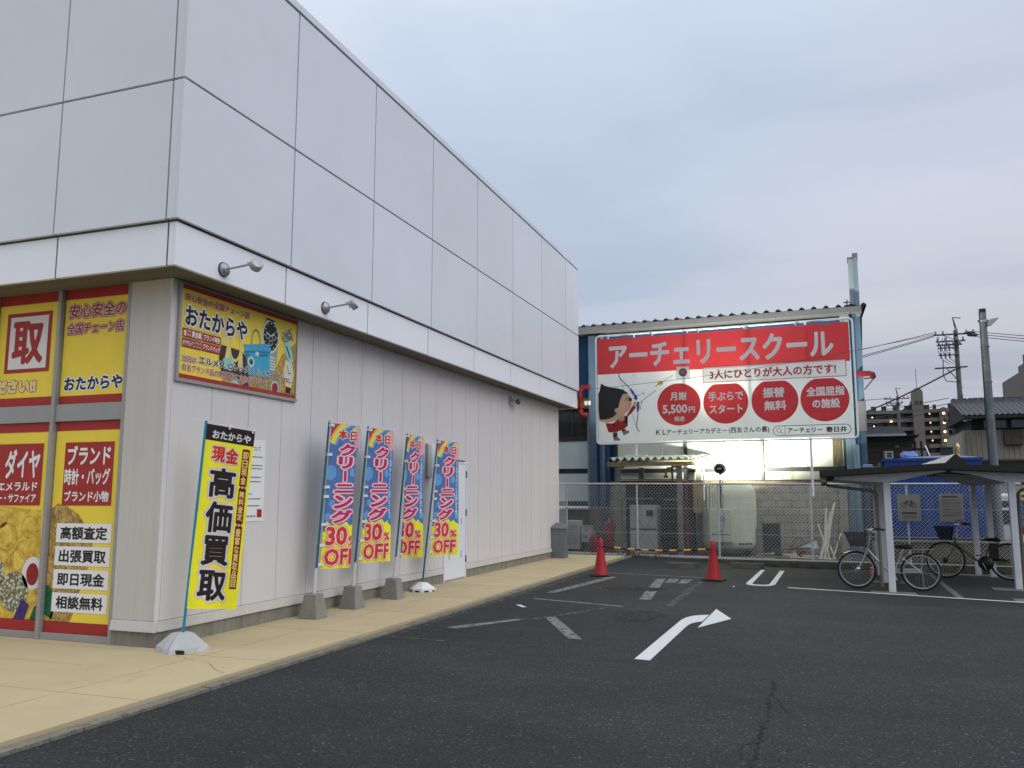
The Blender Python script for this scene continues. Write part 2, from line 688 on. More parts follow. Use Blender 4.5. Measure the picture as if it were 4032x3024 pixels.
# raised walkway in buff-coloured screed with saw-cut joints
WALK = M("buff_screed", C(206, 188, 150, 0.76), 0.8, 0.06, 1.3, bump=0.12, bscale=120, speck=0.04, dirt=(C(172, 156, 124, 0.74), 2.0, 0.60))
JOINT = M("walkway_joint", C(192, 174, 138, 0.73), 0.9, 0.2, 5)
g = MB()
g.box(-30, -12, -0.3, KX, 20.9, 0.05, WALK)
structure(g.build("sidewalk"))
g = MB()
for y in (3.35, 5.0, 6.55, 8.2, 9.85, 11.5, 13.15, 14.8, 16.45, 18.1):
    g.box(-6.1 if y > 6.6 else -12, y - 0.003, 0.0502, KX - 0.002, y + 0.003, 0.0518, JOINT)
g.box(-5.42, -2, 0.0502, -5.412, 20.5, 0.0517, JOINT)
g.box(-30, 5.83, 0.0502, -6.1, 5.838, 0.0516, JOINT)
structure(g.build("sidewalk_joints"))
CRK = M("crack_filler", (0.012, 0.012, 0.012), 0.9, 0.2, 10)
WCRK = M("screed_crack", C(120, 98, 66, 0.8), 0.9, 0.2, 5)


def crackline(pts, wd, m, name, z):
    mb = MB()
    rr = random.Random(len(pts) * 7 + int(abs(pts[0][0]) * 100))
    dense = []
    for (x0, y0), (x1, y1) in zip(pts[:-1], pts[1:]):
        n = max(2, int(math.hypot(x1 - x0, y1 - y0) / 0.035))
        for i in range(n):
            t_ = i / n
            dense.append((x0 + (x1 - x0) * t_ + rr.uniform(-1, 1) * wd * 1.3, y0 + (y1 - y0) * t_ + rr.uniform(-0.009, 0.009)))
    prev = None
    for i, (x, y) in enumerate(dense):
        hw = wd * rr.uniform(0.25, 0.75)
        zz = z if z > 0.04 else gz(x, y) + z
        cur = ((x - hw, y, zz), (x + hw, y, zz))
        if prev:
            mb.quad(prev[0], prev[1], cur[1], cur[0], m)
        prev = cur
    structure(mb.build(name))


crackline([(-0.464, 7.536), (-0.428, 7.279), (-0.433, 6.956), (-0.439, 6.692), (-0.404, 6.236), (-0.432, 6.016), (-0.431, 5.726), (-0.439, 5.503), (-0.436, 5.299), (-0.441, 5.0), (-0.46, 4.2), (-0.4, 3.2)], 0.017, CRK, "asphalt_crack", 0.004)
crackline([(-0.43, 6.95), (-0.36, 6.75), (-0.30, 6.45)], 0.008, CRK, "asphalt_crack", 0.004)
crackline([(-0.43, 5.72), (-0.52, 5.5), (-0.50, 5.2)], 0.008, CRK, "asphalt_crack", 0.004)
crackline([(-1.12, 10.9), (-.4, 10.75), (.5, 10.6), (1.6, 10.2), (2.8, 10.1)], 0.006, CRK, "asphalt_crack", 0.004)
crackline([(-3.3, 10.2), (-2.6, 10.9), (-1.9, 11.2), (-1.2, 11.1)], 0.006, CRK, "asphalt_crack", 0.005)
crackline([(-5.72, 6.5), (-5.4, 6.35), (-5.15, 6.3), (-4.95, 6.12), (-4.7, 5.95)], 0.007, WCRK, "sidewalk_crack", 0.0525)
crackline([(-7.5, 4.9), (-6.6, 4.85), (-5.8, 4.55), (-5.2, 4.5)], 0.005, WCRK, "sidewalk_crack", 0.0525)

# concrete edging strip along the walkway, in lengths with open joints
EDGE = M("edging_concrete", C(146, 142, 128, 0.6), 0.9, 0.22, 7, bump=0.4, bscale=60, speck=0.2, dirt=((0.05, 0.048, 0.042), 8.0, 0.55))
g = MB()
y = -4.0
rr = random.Random(3)
while y < 20.2:
    ln = 0.6 * 2 + rr.uniform(-0.02, 0.02)
    g.box(KX + 0.012, y + 0.006, -0.2, KX + 0.115, y + ln - 0.006, 0.026 + rr.uniform(-0.004, 0.004), EDGE)
    y += ln
structure(g.build("kerb", bevel=0.004))

# worn paint
def paint_mat(name, col, hole):
    m = bpy.data.materials.new(name)
    m.use_nodes = True
    t = m.node_tree
    o = t.nodes["Material Output"]
    p = t.nodes["Principled BSDF"]
    p.inputs["Roughness"].default_value = 0.75
    co = N(t, "ShaderNodeTexCoord")
    n1 = N(t, "ShaderNodeTexNoise", Scale=38.0, Detail=6.0, Roughness=0.75)
    t.links.new(co.outputs["Object"], n1.inputs["Vector"])
    r = ramp(t, [(0.3, tuple(c * 0.8 for c in col)), (0.7, col)])
    t.links.new(n1.outputs["Fac"], r.inputs[0])
    t.links.new(r.outputs[0], p.inputs["Base Color"])
    n2 = N(t, "ShaderNodeTexNoise", Scale=9.0, Detail=8.0, Roughness=0.8)
    t.links.new(co.outputs["Object"], n2.inputs["Vector"])
    r2 = ramp(t, [(hole - 0.06, (1, 1, 1)), (hole + 0.06, (0, 0, 0))])
    t.links.new(n2.outputs["Fac"], r2.inputs[0])
    tr = N(t, "ShaderNodeBsdfTransparent")
    mx = N(t, "ShaderNodeMixShader")
    t.links.new(r2.outputs[0], mx.inputs[0])
    t.links.new(tr.outputs[0], mx.inputs[1])
    t.links.new(p.outputs[0], mx.inputs[2])
    t.links.new(mx.outputs[0], o.inputs[0])
    return m


FRESH = paint_mat("road_paint_fresh", C(222, 224, 224, 0.86), 0.78)
WORN = paint_mat("road_paint_worn", C(150, 151, 150, 0.6), 0.56)
FAINT = paint_mat("road_paint_faint", C(118, 118, 116, 0.55), 0.50)
STAIN = paint_mat("oil_stain", (0.016, 0.016, 0.016), 0.50)  # dark stains on the asphalt


def marking(name, polys, m, z=0.004):
    mb = MB()
    for p in polys:
        mb.add([(x, y, gz(x, y) + z) for x, y in p], [tuple(range(len(p)))], m)
    structure(mb.build(name))


arrow_shaft = [(-1.709, 8.001), (-1.559, 7.976), (-1.551, 10.20), (-1.535, 10.40), (-1.49, 10.54), (-1.43, 10.62), (-1.42, 11.24), (-1.52, 11.19), (-1.604, 11.08), (-1.66, 10.92), (-1.69, 10.70)]
arrow_head = [(-1.415, 10.11), (-1.122, 10.966), (-1.404, 11.852)]
marking("turn_arrow_marking", [arrow_shaft, arrow_head], FRESH)
U_out = [(-1.252, 18.342), (-1.313, 15.502), (-1.29, 15.312), (-1.227, 15.19), (-1.086, 15.114), (-0.946, 15.134), (-0.883, 15.204), (-0.825, 15.384), (-0.785, 18.283)]
U_in = [(-1.172, 18.371), (-1.208, 15.50), (-1.195, 15.40), (-1.16, 15.33), (-1.084, 15.306), (-1.0, 15.315), (-0.955, 15.35), (-0.919, 15.46), (-0.875, 18.295)]
marking("bay_marking", [[U_out[i], U_out[i + 1], U_in[i + 1], U_in[i]] for i in range(8)], FRESH)
marking("bay_line_marking", [[(-4.114, 16.70), (-4.106, 16.62), (-2.091, 16.21), (-2.097, 16.29)]], WORN)
marking("worn_road_marking", [
    [(-4.15, 12.926), (-4.004, 12.921), (-3.661, 15.786), (-3.851, 15.924)],
    [(-4.101, 12.17), (-4.047, 12.06), (-2.621, 11.62), (-2.636, 11.72)],
    [(-4.166, 9.139), (-3.987, 9.096), (-3.491, 10.06), (-3.616, 10.06)],
    [(-3.351, 10.352), (-3.21, 10.40), (-2.453, 8.879), (-2.602, 8.877)],
    [(-2.595, 12.548), (-2.42, 12.537), (-2.766, 15.792), (-2.928, 15.733)],
    [(-2.654, 15.082), (-2.477, 15.146), (-2.524, 15.88), (-2.699, 15.816)],
    [(-2.441, 15.088), (-2.271, 15.079), (-2.278, 15.814), (-2.452, 15.828)]], WORN)
marking("faint_road_marking", [
    [(-4.52, 11.552), (-4.424, 11.465), (-4.36, 16.791), (-4.47, 16.8)],
    [(-2.10, 11.956), (-1.98, 12.0), (-2.032, 15.527), (-2.156, 15.556)],
    [(-4.50, 8.609), (-4.43, 8.559), (-4.43, 11.478), (-4.50, 11.543)],
    [(-4.5, 8.374), (-4.5, 8.329), (-3.764, 8.274), (-3.784, 8.328)],
    [(-3.45, 10.1), (-3.42, 10.0), (-2.75, 11.5), (-2.8, 11.6)]], FAINT)
marking("paint_chip_marking", [[(-4.09, 11.355), (-3.915, 11.124), (-3.852, 11.152), (-4.026, 11.378)],
                               [(-1.481, 14.829), (-1.478, 14.955), (-1.446, 14.935), (-1.448, 14.826)]], FRESH)
marking("oil_stain", [[(-2.26 + 0.34 * math.cos(a) * (1 + 0.2 * math.sin(3 * a)), 10.85 + 0.62 * math.sin(a) * (1 + 0.2 * math.cos(2 * a))) for a in [2 * math.pi * i / 20 for i in range(20)]],
                      [(-2.9 + 0.5 * math.cos(a), 13.95 + 0.3 * math.sin(a)) for a in [2 * math.pi * i / 20 for i in range(20)]]], STAIN)
IRON = M("cast_iron", (0.035, 0.028, 0.024), 0.7, 0.25, 20, bump=0.5, bscale=70)
mb = MB()
mb.lathe([(0.0, 0.006), (0.27, 0.006), (0.285, 0.001), (0.32, 0.004)], IRON, 28, c=(-3.25, 13.95, 0.0))
for k in range(-5, 6):
    hw = math.sqrt(max(0, 0.25 ** 2 - (k * 0.045) ** 2))
    mb.box(-3.25 - hw, 13.95 + k * 0.045 - 0.011, 0.0062, -3.25 + hw, 13.95 + k * 0.045 + 0.011, 0.011, IRON)
tag(mb.build("manhole_cover"), "round cast iron manhole cover flush with the asphalt before the cones", "manhole cover")

# concrete pads, kerb lines and bay lines of the cycle parking
PADC = M("pad_concrete", C(120, 119, 112, 0.75), 0.9, 0.2, 4, bump=0.3, bscale=70, speck=0.12)
marking("white_edge_line", [[(-0.6, 15.02), (-0.61, 14.92), (4.6, 13.46), (4.62, 13.55)]], FRESH, 0.006)
marking("bay_divider_line", [[(1.86, 18.3), (1.95, 18.3), (1.913, 14.302), (1.817, 14.33)]], WORN)
marking("concrete_pad", [[(0.663, 14.98), (0.652, 14.66), (1.319, 14.47), (1.309, 14.915)], [(2.571, 14.55), (2.564, 14.135), (3.4, 13.9), (3.4, 14.5)],
                         [(0.71, 16.774), (0.742, 16.408), (1.278, 16.331), (1.317, 16.804)], [(2.56, 16.2), (2.548, 15.761), (3.2, 15.6), (3.2, 16.2)],
                         [(-0.006, 18.9), (0.785, 18.8), (3.6, 18.2), (3.6, 18.9)]], PADC)

# kerb wall under the back fence and the yard behind it
KW = M("kerb_wall_concrete", C(118, 112, 100, 0.5), 0.9, 0.3, 4, bump=0.35, bscale=60, speck=0.15, dirt=((0.05, 0.045, 0.035), 3.0, 0.52))
g = MB()
g.box(-0.3, -0.07, -0.5, 11.5, 0.07, -0.005, KW)
o = structure(g.build("kerb", loc=BK(0, 0, 0), rotz=YAW, bevel=0.01))
YARD = M("yard_dirt", (0.06, 0.056, 0.05), 0.95, 0.35, 3, bump=0.6, bscale=30, speck=0.25)
g = MB()
g.box(-2.6, 0.075, -0.5, 11.5, 6.0, -0.03, YARD)
structure(g.build("yard_ground", loc=BK(0, 0, 0), rotz=YAW))
# ------------------------------------------------------------------ the white shop
WALLX, FRONTY, ENDY = -6.12, 6.69, 20.17
SOF = 3.716
store = thing("store_building", "pale grey panelled shop with overhanging upper storey and yellow posters in its front windows", "building", (WALLX, FRONTY, 0.05))
SO = Vector((-WALLX, -FRONTY, -0.05))   # children are authored in world space


def sp(mb, name, bevel=0.0):
    o = mb.build(name, store, bevel=bevel)
    o.location = SO
    return o


SIDING = M("siding_paint", C(212, 208, 208, 1.0), 0.6, 0.02, 0.9, streak=0.05, island=0.025, bump=0.05, bscale=30)
FASC = M("fascia_panel_paint", C(219, 223, 231, 0.98), 0.42, 0.03, 0.8, streak=0.012, island=0.03)
BANDP = M("band_panel_paint", C(234, 237, 244, 1.0), 0.42, 0.015, 0.8, streak=0.015, island=0.03)
GASK = M("joint_sealant", (0.10, 0.105, 0.115), 0.7, 0.25, 9)
GASK2 = M("groove_shadow_gap", (0.09, 0.09, 0.09), 0.8, 0.3, 6)
SOFF = M("soffit_board", C(128, 124, 108, 0.72), 0.75, 0.09, 2.5, dirt=((0.10, 0.09, 0.075), 5.0, 0.64))
TRIM = M("pillar_paint", C(198, 194, 188, 0.98), 0.6, 0.03, 1.2, streak=0.10, speck=0.02, bscale=150)
ALU = M("anodised_aluminium", C(172, 172, 170, 0.8), 0.4, 0.06, 5, metal=0.25)
CONC2 = M("plinth_concrete", C(150, 147, 136, 0.8), 0.88, 0.14, 3, bump=0.25, bscale=80, streak=0.42, speck=0.10)

# body behind the cladding
b = MB()
b.box(-30, FRONTY + 0.35, 0.05, WALLX - 0.03, ENDY - 0.02, 3.9, GASK)
sp(b, "core_wall")
# ribbed siding on the long side
b = MB()
edges = [FRONTY + 0.055]
y = 7.353
while y < ENDY - 0.2:
    edges.append(y)
    y += 0.629
edges.append(ENDY)
DY0, DY1 = 13.37, 14.275
for a, c in zip(edges[:-1], edges[1:]):
    for s0, s1 in ((a + 0.004, c - 0.004),):
        z0 = 0.30
        if s1 < DY0 or s0 > DY1:
            b.box(WALLX - 0.03, s0, z0, WALLX, s1, SOF - 0.002, SIDING)
        else:
            if s0 < DY0 - 0.03:
                b.box(WALLX - 0.03, s0, z0, WALLX, DY0 - 0.03, SOF - 0.002, SIDING)
            if s1 > DY1 + 0.03:
                b.box(WALLX - 0.03, DY1 + 0.03, z0, WALLX, s1, SOF - 0.002, SIDING)
            b.box(WALLX - 0.03, max(s0, DY0 - 0.03), 2.15, WALLX, min(s1, DY1 + 0.03), SOF - 0.002, SIDING)
b.box(WALLX - 0.06, FRONTY + 0.03, 0.3, WALLX - 0.028, ENDY - 0.01, SOF, GASK)
b.box(-12, ENDY - 0.03, 0.05, WALLX - 0.002, ENDY, SOF - 0.002, SIDING)
sp(b, "siding_wall")
# concrete plinth and the flashing above it
b = MB()
for y0, y1 in ((FRONTY + 0.004, DY0 - 0.045), (DY1 + 0.045, ENDY)):
    b.box(WALLX - 0.2, y0, 0.03, WALLX + 0.004, y1, 0.2, CONC2)
b.box(-6.653, FRONTY + 0.002, 0.03, WALLX - 0.2, FRONTY + 0.3, 0.2, CONC2)
sp(b, "plinth", 0.006)
b = MB()
for y0, y1 in ((FRONTY - 0.004, DY0 - 0.045), (DY1 + 0.045, ENDY)):
    b.prism([(0, 0.295), (0.012, 0.29), (0.03, 0.205), (0.03, 0.198), (-0.02, 0.198), (-0.02, 0.295)], lambda a, c, t: (WALLX + a, t, c), y0, y1, TRIM)
b.prism([(0, 0.295), (0.012, 0.29), (0.03, 0.205), (0.03, 0.198), (-0.02, 0.198), (-0.02, 0.295)], lambda a, c, t: (t, FRONTY - a, c), -6.653, WALLX + 0.03, TRIM)
sp(b, "flashing")
# corner pillar (front) with the pale corner strip
b = MB()
b.box(-6.653, FRONTY, 0.297, -6.14, FRONTY + 0.3, SOF - 0.001, TRIM)
b.box(-6.138, FRONTY - 0.003, 0.297, WALLX + 0.003, FRONTY + 0.054, SOF - 0.002, SIDING)
sp(b, "corner_pillar", 0.004)
# soffit
FX, FY = -5.704, 6.243
BX, BY = -5.745, 6.285
FEND, BEND = 20.62, 20.56
b = MB()
b.box(-30, BY + 0.01, SOF, BX - 0.01, BEND - 0.01, SOF + 0.03, SOFF)
for x in (-7.4, -9.2):
    b.box(x - 0.004, BY + 0.02, SOF - 0.002, x + 0.004, FRONTY, SOF - 0.0005, GASK)
b.box(-30, BY + 0.14, SOF - 0.002, BX - 0.14, BY + 0.15, SOF - 0.0005, GASK)
sp(b, "soffit")
# overhanging upper storey: dark backing, then separate panels with open joints
b = MB()
b.box(-30, FY + 0.05, SOF + 0.03, FX - 0.06, FEND - 0.04, 7.36, GASK)
sp(b, "upper_storey_wall")
JY = [8.107 + 1.896 * i for i in range(7)]
cols = [FY] + JY + [FEND]
rows = [(4.165, 5.583), (5.607, 7.318)]
b = MB()
TH = 0.045
for z0, z1 in rows:
    for i, (a, c) in enumerate(zip(cols[:-1], cols[1:])):
        a2 = a if i == 0 else a + 0.011
        c2 = c if i == len(cols) - 2 else c - 0.011
        b.box(FX - TH, a2, z0, FX, c2, z1, FASC)
    jx = [FX - TH - 0.0005, -5.845, -7.292, -9.2, -11.1, -13.0, -14.9, -30]
    for i, (a, c) in enumerate(zip(jx[:-1], jx[1:])):
        b.box(c + 0.011, FY, z0, a - (0.011 if i else 0.0), FY + TH, z1, FASC)
    b.box(-20, FEND - TH, z0, FX - TH - 0.001, FEND, z1, FASC)
sp(b, "upper_cladding", 0.003)
b = MB()
bcols = [BY] + [j - 0.03 for j in JY] + [BEND]
for i, (a, c) in enumerate(zip(bcols[:-1], bcols[1:])):
    b.box(BX - TH, a if i == 0 else a + 0.011, SOF - 0.004, BX, c if i == len(bcols) - 2 else c - 0.011, 4.142, BANDP)
jx = [BX - TH - 0.0005, -5.845, -7.27, -9.18, -11.1, -13.0, -14.9, -30]
for i, (a, c) in enumerate(zip(jx[:-1], jx[1:])):
    b.box(c + 0.011, BY, SOF - 0.004, a - (0.011 if i else 0), BY + TH, 4.142, BANDP)
b.box(-20, BEND - TH, SOF - 0.004, BX - TH - 0.001, BEND, 4.142, BANDP)
sp(b, "fascia_band", 0.003)
b = MB()
b.box(-30, BY + 0.012, 4.1, BX - 0.012, BEND - 0.012, 4.172, GASK2)
sp(b, "shadow_gap")
b = MB()
cc = [FY - 0.012] + JY + [FEND + 0.012]
for i, (a, c) in enumerate(zip(cc[:-1], cc[1:])):
    b.box(FX - 0.3, a if i == 0 else a + 0.005, 7.345, FX + 0.012, c if i == len(cc) - 2 else c - 0.005, 7.44, FASC)
b.box(-30, FY - 0.012, 7.345, FX - 0.301, FY + 0.3, 7.44, FASC)
sp(b, "roof_coping", 0.004)
# door on the long side
DOORP = M("door_paint", C(222, 226, 232, 1.0), 0.4, 0.02, 2)
dr = MB()
dr.box(WALLX - 0.02, DY0 + 0.012, 0.075, WALLX + 0.012, DY1 - 0.012, 2.08, DOORP)
door = sp(dr, "door", 0.003)
fr = MB()
fr.box(WALLX - 0.03, DY0 - 0.028, 0.05, WALLX + 0.02, DY0 + 0.006, 2.12, DOORP)
fr.box(WALLX - 0.03, DY1 - 0.006, 0.05, WALLX + 0.02, DY1 + 0.028, 2.12, DOORP)
fr.box(WALLX - 0.03, DY0 + 0.006, 2.086, WALLX + 0.02, DY1 - 0.006, 2.12, DOORP)
fr.box(WALLX - 0.03, DY0, 0.05, WALLX + 0.006, DY1, 0.072, ALU)
sp(fr, "door_frame", 0.003)
for z in (0.33, 1.15, 1.84):
    h = MB()
    h.tube([(WALLX + 0.024, DY1 + 0.002, z), (WALLX + 0.024, DY1 + 0.002, z + 0.12)], 0.011, BLACK)
    h.build("hinge", door)
h = MB()
h.box(WALLX + 0.0125, DY0 + 0.05, 0.98, WALLX + 0.02, DY0 + 0.09, 1.14, STEEL)
h.tube([(WALLX + 0.02, DY0 + 0.07, 1.06), (WALLX + 0.06, DY0 + 0.07, 1.06), (WALLX + 0.06, DY0 + 0.18, 1.06)], 0.009, STEEL)
h.build("handle", door)
for yy, z0, z1 in ((DY0 + 0.18, 0.42, 0.52), (DY1 - 0.2, 0.42, 0.54), (DY1 - 0.2, 1.0, 1.12)):
    h = MB()
    h.box(WALLX + 0.0125, yy, z0, WALLX + 0.016, yy + 0.025, z1, GREYPAINT)
    h.build("vent_slot", door)

# shop front: four lights filled with posters, in a grey frame
PY = 6.735
fr = MB()
for x0, x1 in ((-6.70, -6.655), (-7.664, -7.615), (-8.63, -8.58), (-9.60, -9.55)):
    fr.box(x0, FRONTY + 0.0, 0.05, x1, PY + 0.09, SOF - 0.001, ALU)
for a, c in ((-7.615, -6.70), (-8.58, -7.664), (-9.55, -8.63)):
    fr.box(a, FRONTY + 0.02, 2.286, c, PY + 0.085, 2.468, ALU)
    fr.box(a, FRONTY + 0.02, 0.05, c, PY + 0.085, 0.118, ALU)
sp(fr, "window_frame", 0.004)

STRAW = PIC("print_straw", [(0.2, C(60, 40, 18)), (0.42, C(136, 104, 48)), (0.55, C(190, 156, 84)), (0.75, C(232, 206, 140))], 20, 'NOISE', (1, 1, 0.6), 2.0)
GEMS = PIC("print_jewellery", [(0.0, C(240, 238, 225)), (0.25, C(200, 205, 190)), (0.45, C(150, 150, 120)), (0.7, C(70, 70, 55)), (1.0, C(225, 190, 70))], 26)
GOLD = PIC("print_gold", [(0.25, C(120, 85, 20)), (0.45, C(205, 165, 50)), (0.6, C(235, 205, 90)), (0.8, C(150, 110, 30))], 7, 'NOISE', (1, 1, 1), 0.8)
GEMRED = M("print_ruby", C(150, 20, 30), 0.3, 0.3, 20)
GEMGRN = M("print_emerald", C(20, 90, 50), 0.3, 0.5, 30)
GEMVIO = M("print_amethyst", C(60, 40, 110), 0.4, 0.4, 20)
PCREAM = M("print_cream", (0.74, 0.72, 0.69), 0.5, 0.03, 4)


def win(name, x0, x1, z0, z1, draw, lab):
    """a window light; its glass is covered by a full poster on the inside face"""
    g_ = MB()
    g_.box(x0, PY + 0.012, z0, x1, PY + 0.02, z1, GLASSDK)
    wo = sp(g_, "window")
    art = Art(x1 - x0, z1 - z0)
    draw(art)
    po = art.build("poster", wo, lambda u, v, l: (x0 + u, PY + 0.008 - l, z0 + v))
    po["label"] = lab


def p_ur(a):
    a.rect(0, 0, 1, 1, PYEL, 0)
    a.rect(0, .915, 1, 1, PRED, 1)
    a.rect(0, 0, 1, .072, PRED, 1)
    a.text("安心安全の", .07, .745, .96, .87, PRED, 1, .03, ((PRED, .105), (PWHITE, .045)))
    a.text("全国チェーン店", .05, .605, .94, .705, PRED, 1, .03, ((PRED, .115), (PWHITE, .045)))
    a.text("おたからや", .06, .115, .97, .235, INK, 1, .035, ((PWHITE, .09),))


def p_ul(a):
    a.rect(0, 0, 1, 1, PYEL, 0)
    a.rect(0, .915, 1, 1, PRED, 1)
    a.rect(0, 0, 1, .078, PRED, 1)
    a.rect(.14, .30, .90, .84, PRED, 1)
    a.rect(.20, .335, .84, .805, PCREAM, 2)
    a.text("取", .25, .375, .78, .765, PRED, 3, .036)
    a.text("ださい!!", .02, .125, .70, .235, PYEL, 1, .03, ((PRED, .105), (PWHITE, .045)))


def p_lr(a):
    h = 2.18
    a.rect(0, 0, 1, 1, PYEL, 0)
    a.poly([(0, .05), (.40, .05), (.47, .12), (.52, .2), (.62, .3), (.67, .42), (.55, .5), (.42, .555), (.25, .59), (.1, .605), (0, .58)], STRAW, 1)
    a.poly([(0, .08), (.12, .06), (.16, .12), (.1, .2), (0, .22)], GEMGRN, 2)
    a.poly([(.08, .05), (.36, .05), (.3, .1), (.12, .11)], STRAW, 2)
    a.rect(0, .955, 1, 1, PRED, 2)
    a.rect(0, 0, 1, .052, PRED, 2)
    a.rect(.155, .595, .91, .898, PRED, 3)
    a.text("ブランド", .20, .788, .865, .882, PWHITE, 4, .03)
    a.text("時計・バッグ", .17, .692, .87, .772, PWHITE, 4, .028)
    a.text("ブランド小物", .19, .612, .87, .665, PWHITE, 4, .028)
    for i, s in enumerate(("高額査定", "出張買取", "即日現金", "相談無料")):
        z0 = (1.026 - .235 * i - .11) / h
        z1 = (1.222 - .236 * i - .11) / h
        a.rect(.105, z0, .945, z1, PWHITE, 3)
        a.text(s, .17, z0 + .014, .885, z1 - .014, INK, 4, .03)


def p_ll(a):
    a.rect(0, 0, 1, 1, PYEL, 0)
    a.poly([(0, .05), (1, .05), (1, .3), (.94, .57), (.0, .60)], GOLD, 1)
    for cx, cy, r in ((.78, .49, .13), (.42, .44, .16), (.3, .53, .10), (.62, .33, .12)):
        a.ell(cx, cy, r, r, GOLD, 2)
        a.annulus(cx, cy, r * .86, r * .9, M("print_gold_dark", C(150, 112, 30), .5), 3)
    a.ell(.60, .18, .20, .21, GEMS, 3)
    a.ell(.88, .27, .15, .17, PCREAM, 3)
    a.ell(.88, .265, .085, .115, GEMRED, 4)
    a.ell(.25, .26, .15, .17, GEMS, 3)
    a.poly([(.62, .05), (.8, .05), (.86, .12), (.74, .15)], GEMVIO, 4)
    a.poly([(.88, .05), (1, .05), (1, .13), (.94, .11)], GEMGRN, 4)
    a.rect(0, .955, 1, 1, PRED, 4)
    a.rect(0, 0, 1, .052, PRED, 4)
    a.rect(-.0, .595, .915, .898, PRED, 5)
    a.text("ダイヤ", .30, .725, .875, .872, PWHITE, 6, .03)
    a.text("エメラルド", .20, .665, .86, .708, PWHITE, 6, .028)
    a.text("ルビー・サファイア", .02, .607, .85, .652, PWHITE, 6, .028)


win("w", -7.605, -6.728, 2.470, SOF - 0.004, p_ur, "yellow poster with black brush lettering under a chain store line")
win("w", -8.572, -7.70, 2.470, SOF - 0.004, p_ul, "yellow poster with one big red character in a red square")
win("w", -7.605, -6.728, 0.120, 2.284, p_lr, "tall yellow poster with four white strips of black lettering")
win("w", -8.572, -7.70, 0.120, 2.284, p_ll, "tall yellow poster with gold coins and jewels under a red box")
for z0, z1 in ((2.470, SOF - 0.004), (0.120, 2.284)):
    g_ = MB()
    g_.box(-9.548, PY + 0.012, z0, -8.632, PY + 0.02, z1, GLASSDK)
    sp(g_, "window")
g_ = MB()
g_.box(-30, FRONTY + 0.1, 0.05, -9.69, FRONTY + 0.34, SOF - 0.001, TRIM)
sp(g_, "front_wall")

# ------------------------------------------------------------------ big sign on the side wall
SY0, SY1, SZ0, SZ1 = 6.80, 8.835, 2.70, 3.685
sg = thing("wall_sign", "large yellow sign with a watch and handbags on the side wall under the overhang", "sign", (WALLX, SY0, SZ0))
fr = MB()
w_, h_ = SY1 - SY0, SZ1 - SZ0
for a0, c0, a1, c1 in ((-.035, -.035, w_ + .035, 0), (-.035, h_, w_ + .035, h_ + .02), (-.035, 0, 0, h_), (w_, 0, w_ + .015, h_)):
    fr.box(0.001, a0, c0, 0.034, a1, c1, ALU)
fr.build("frame", sg)
BROWNBAG = M("print_brown_leather", C(62, 48, 38), .5, .2, 12)
BLUEBAG = M("print_blue_leather", C(60, 165, 205), .45, .08, 6)
BLUEDK = M("print_blue_dark", C(35, 115, 150), .45, .1, 6)
BEIGE = M("print_beige", C(222, 205, 130), .5, .1, 6)
SILV = M("print_silver", C(150, 160, 150), .4, .25, 30)
SILV2 = M("print_silver_light", C(205, 212, 200), .4, .15, 30)
FRING = M("print_pale_rose", C(236, 190, 180), .5, .05, 6)
MINT = M("print_mint", C(150, 205, 195), .5, .15, 12)


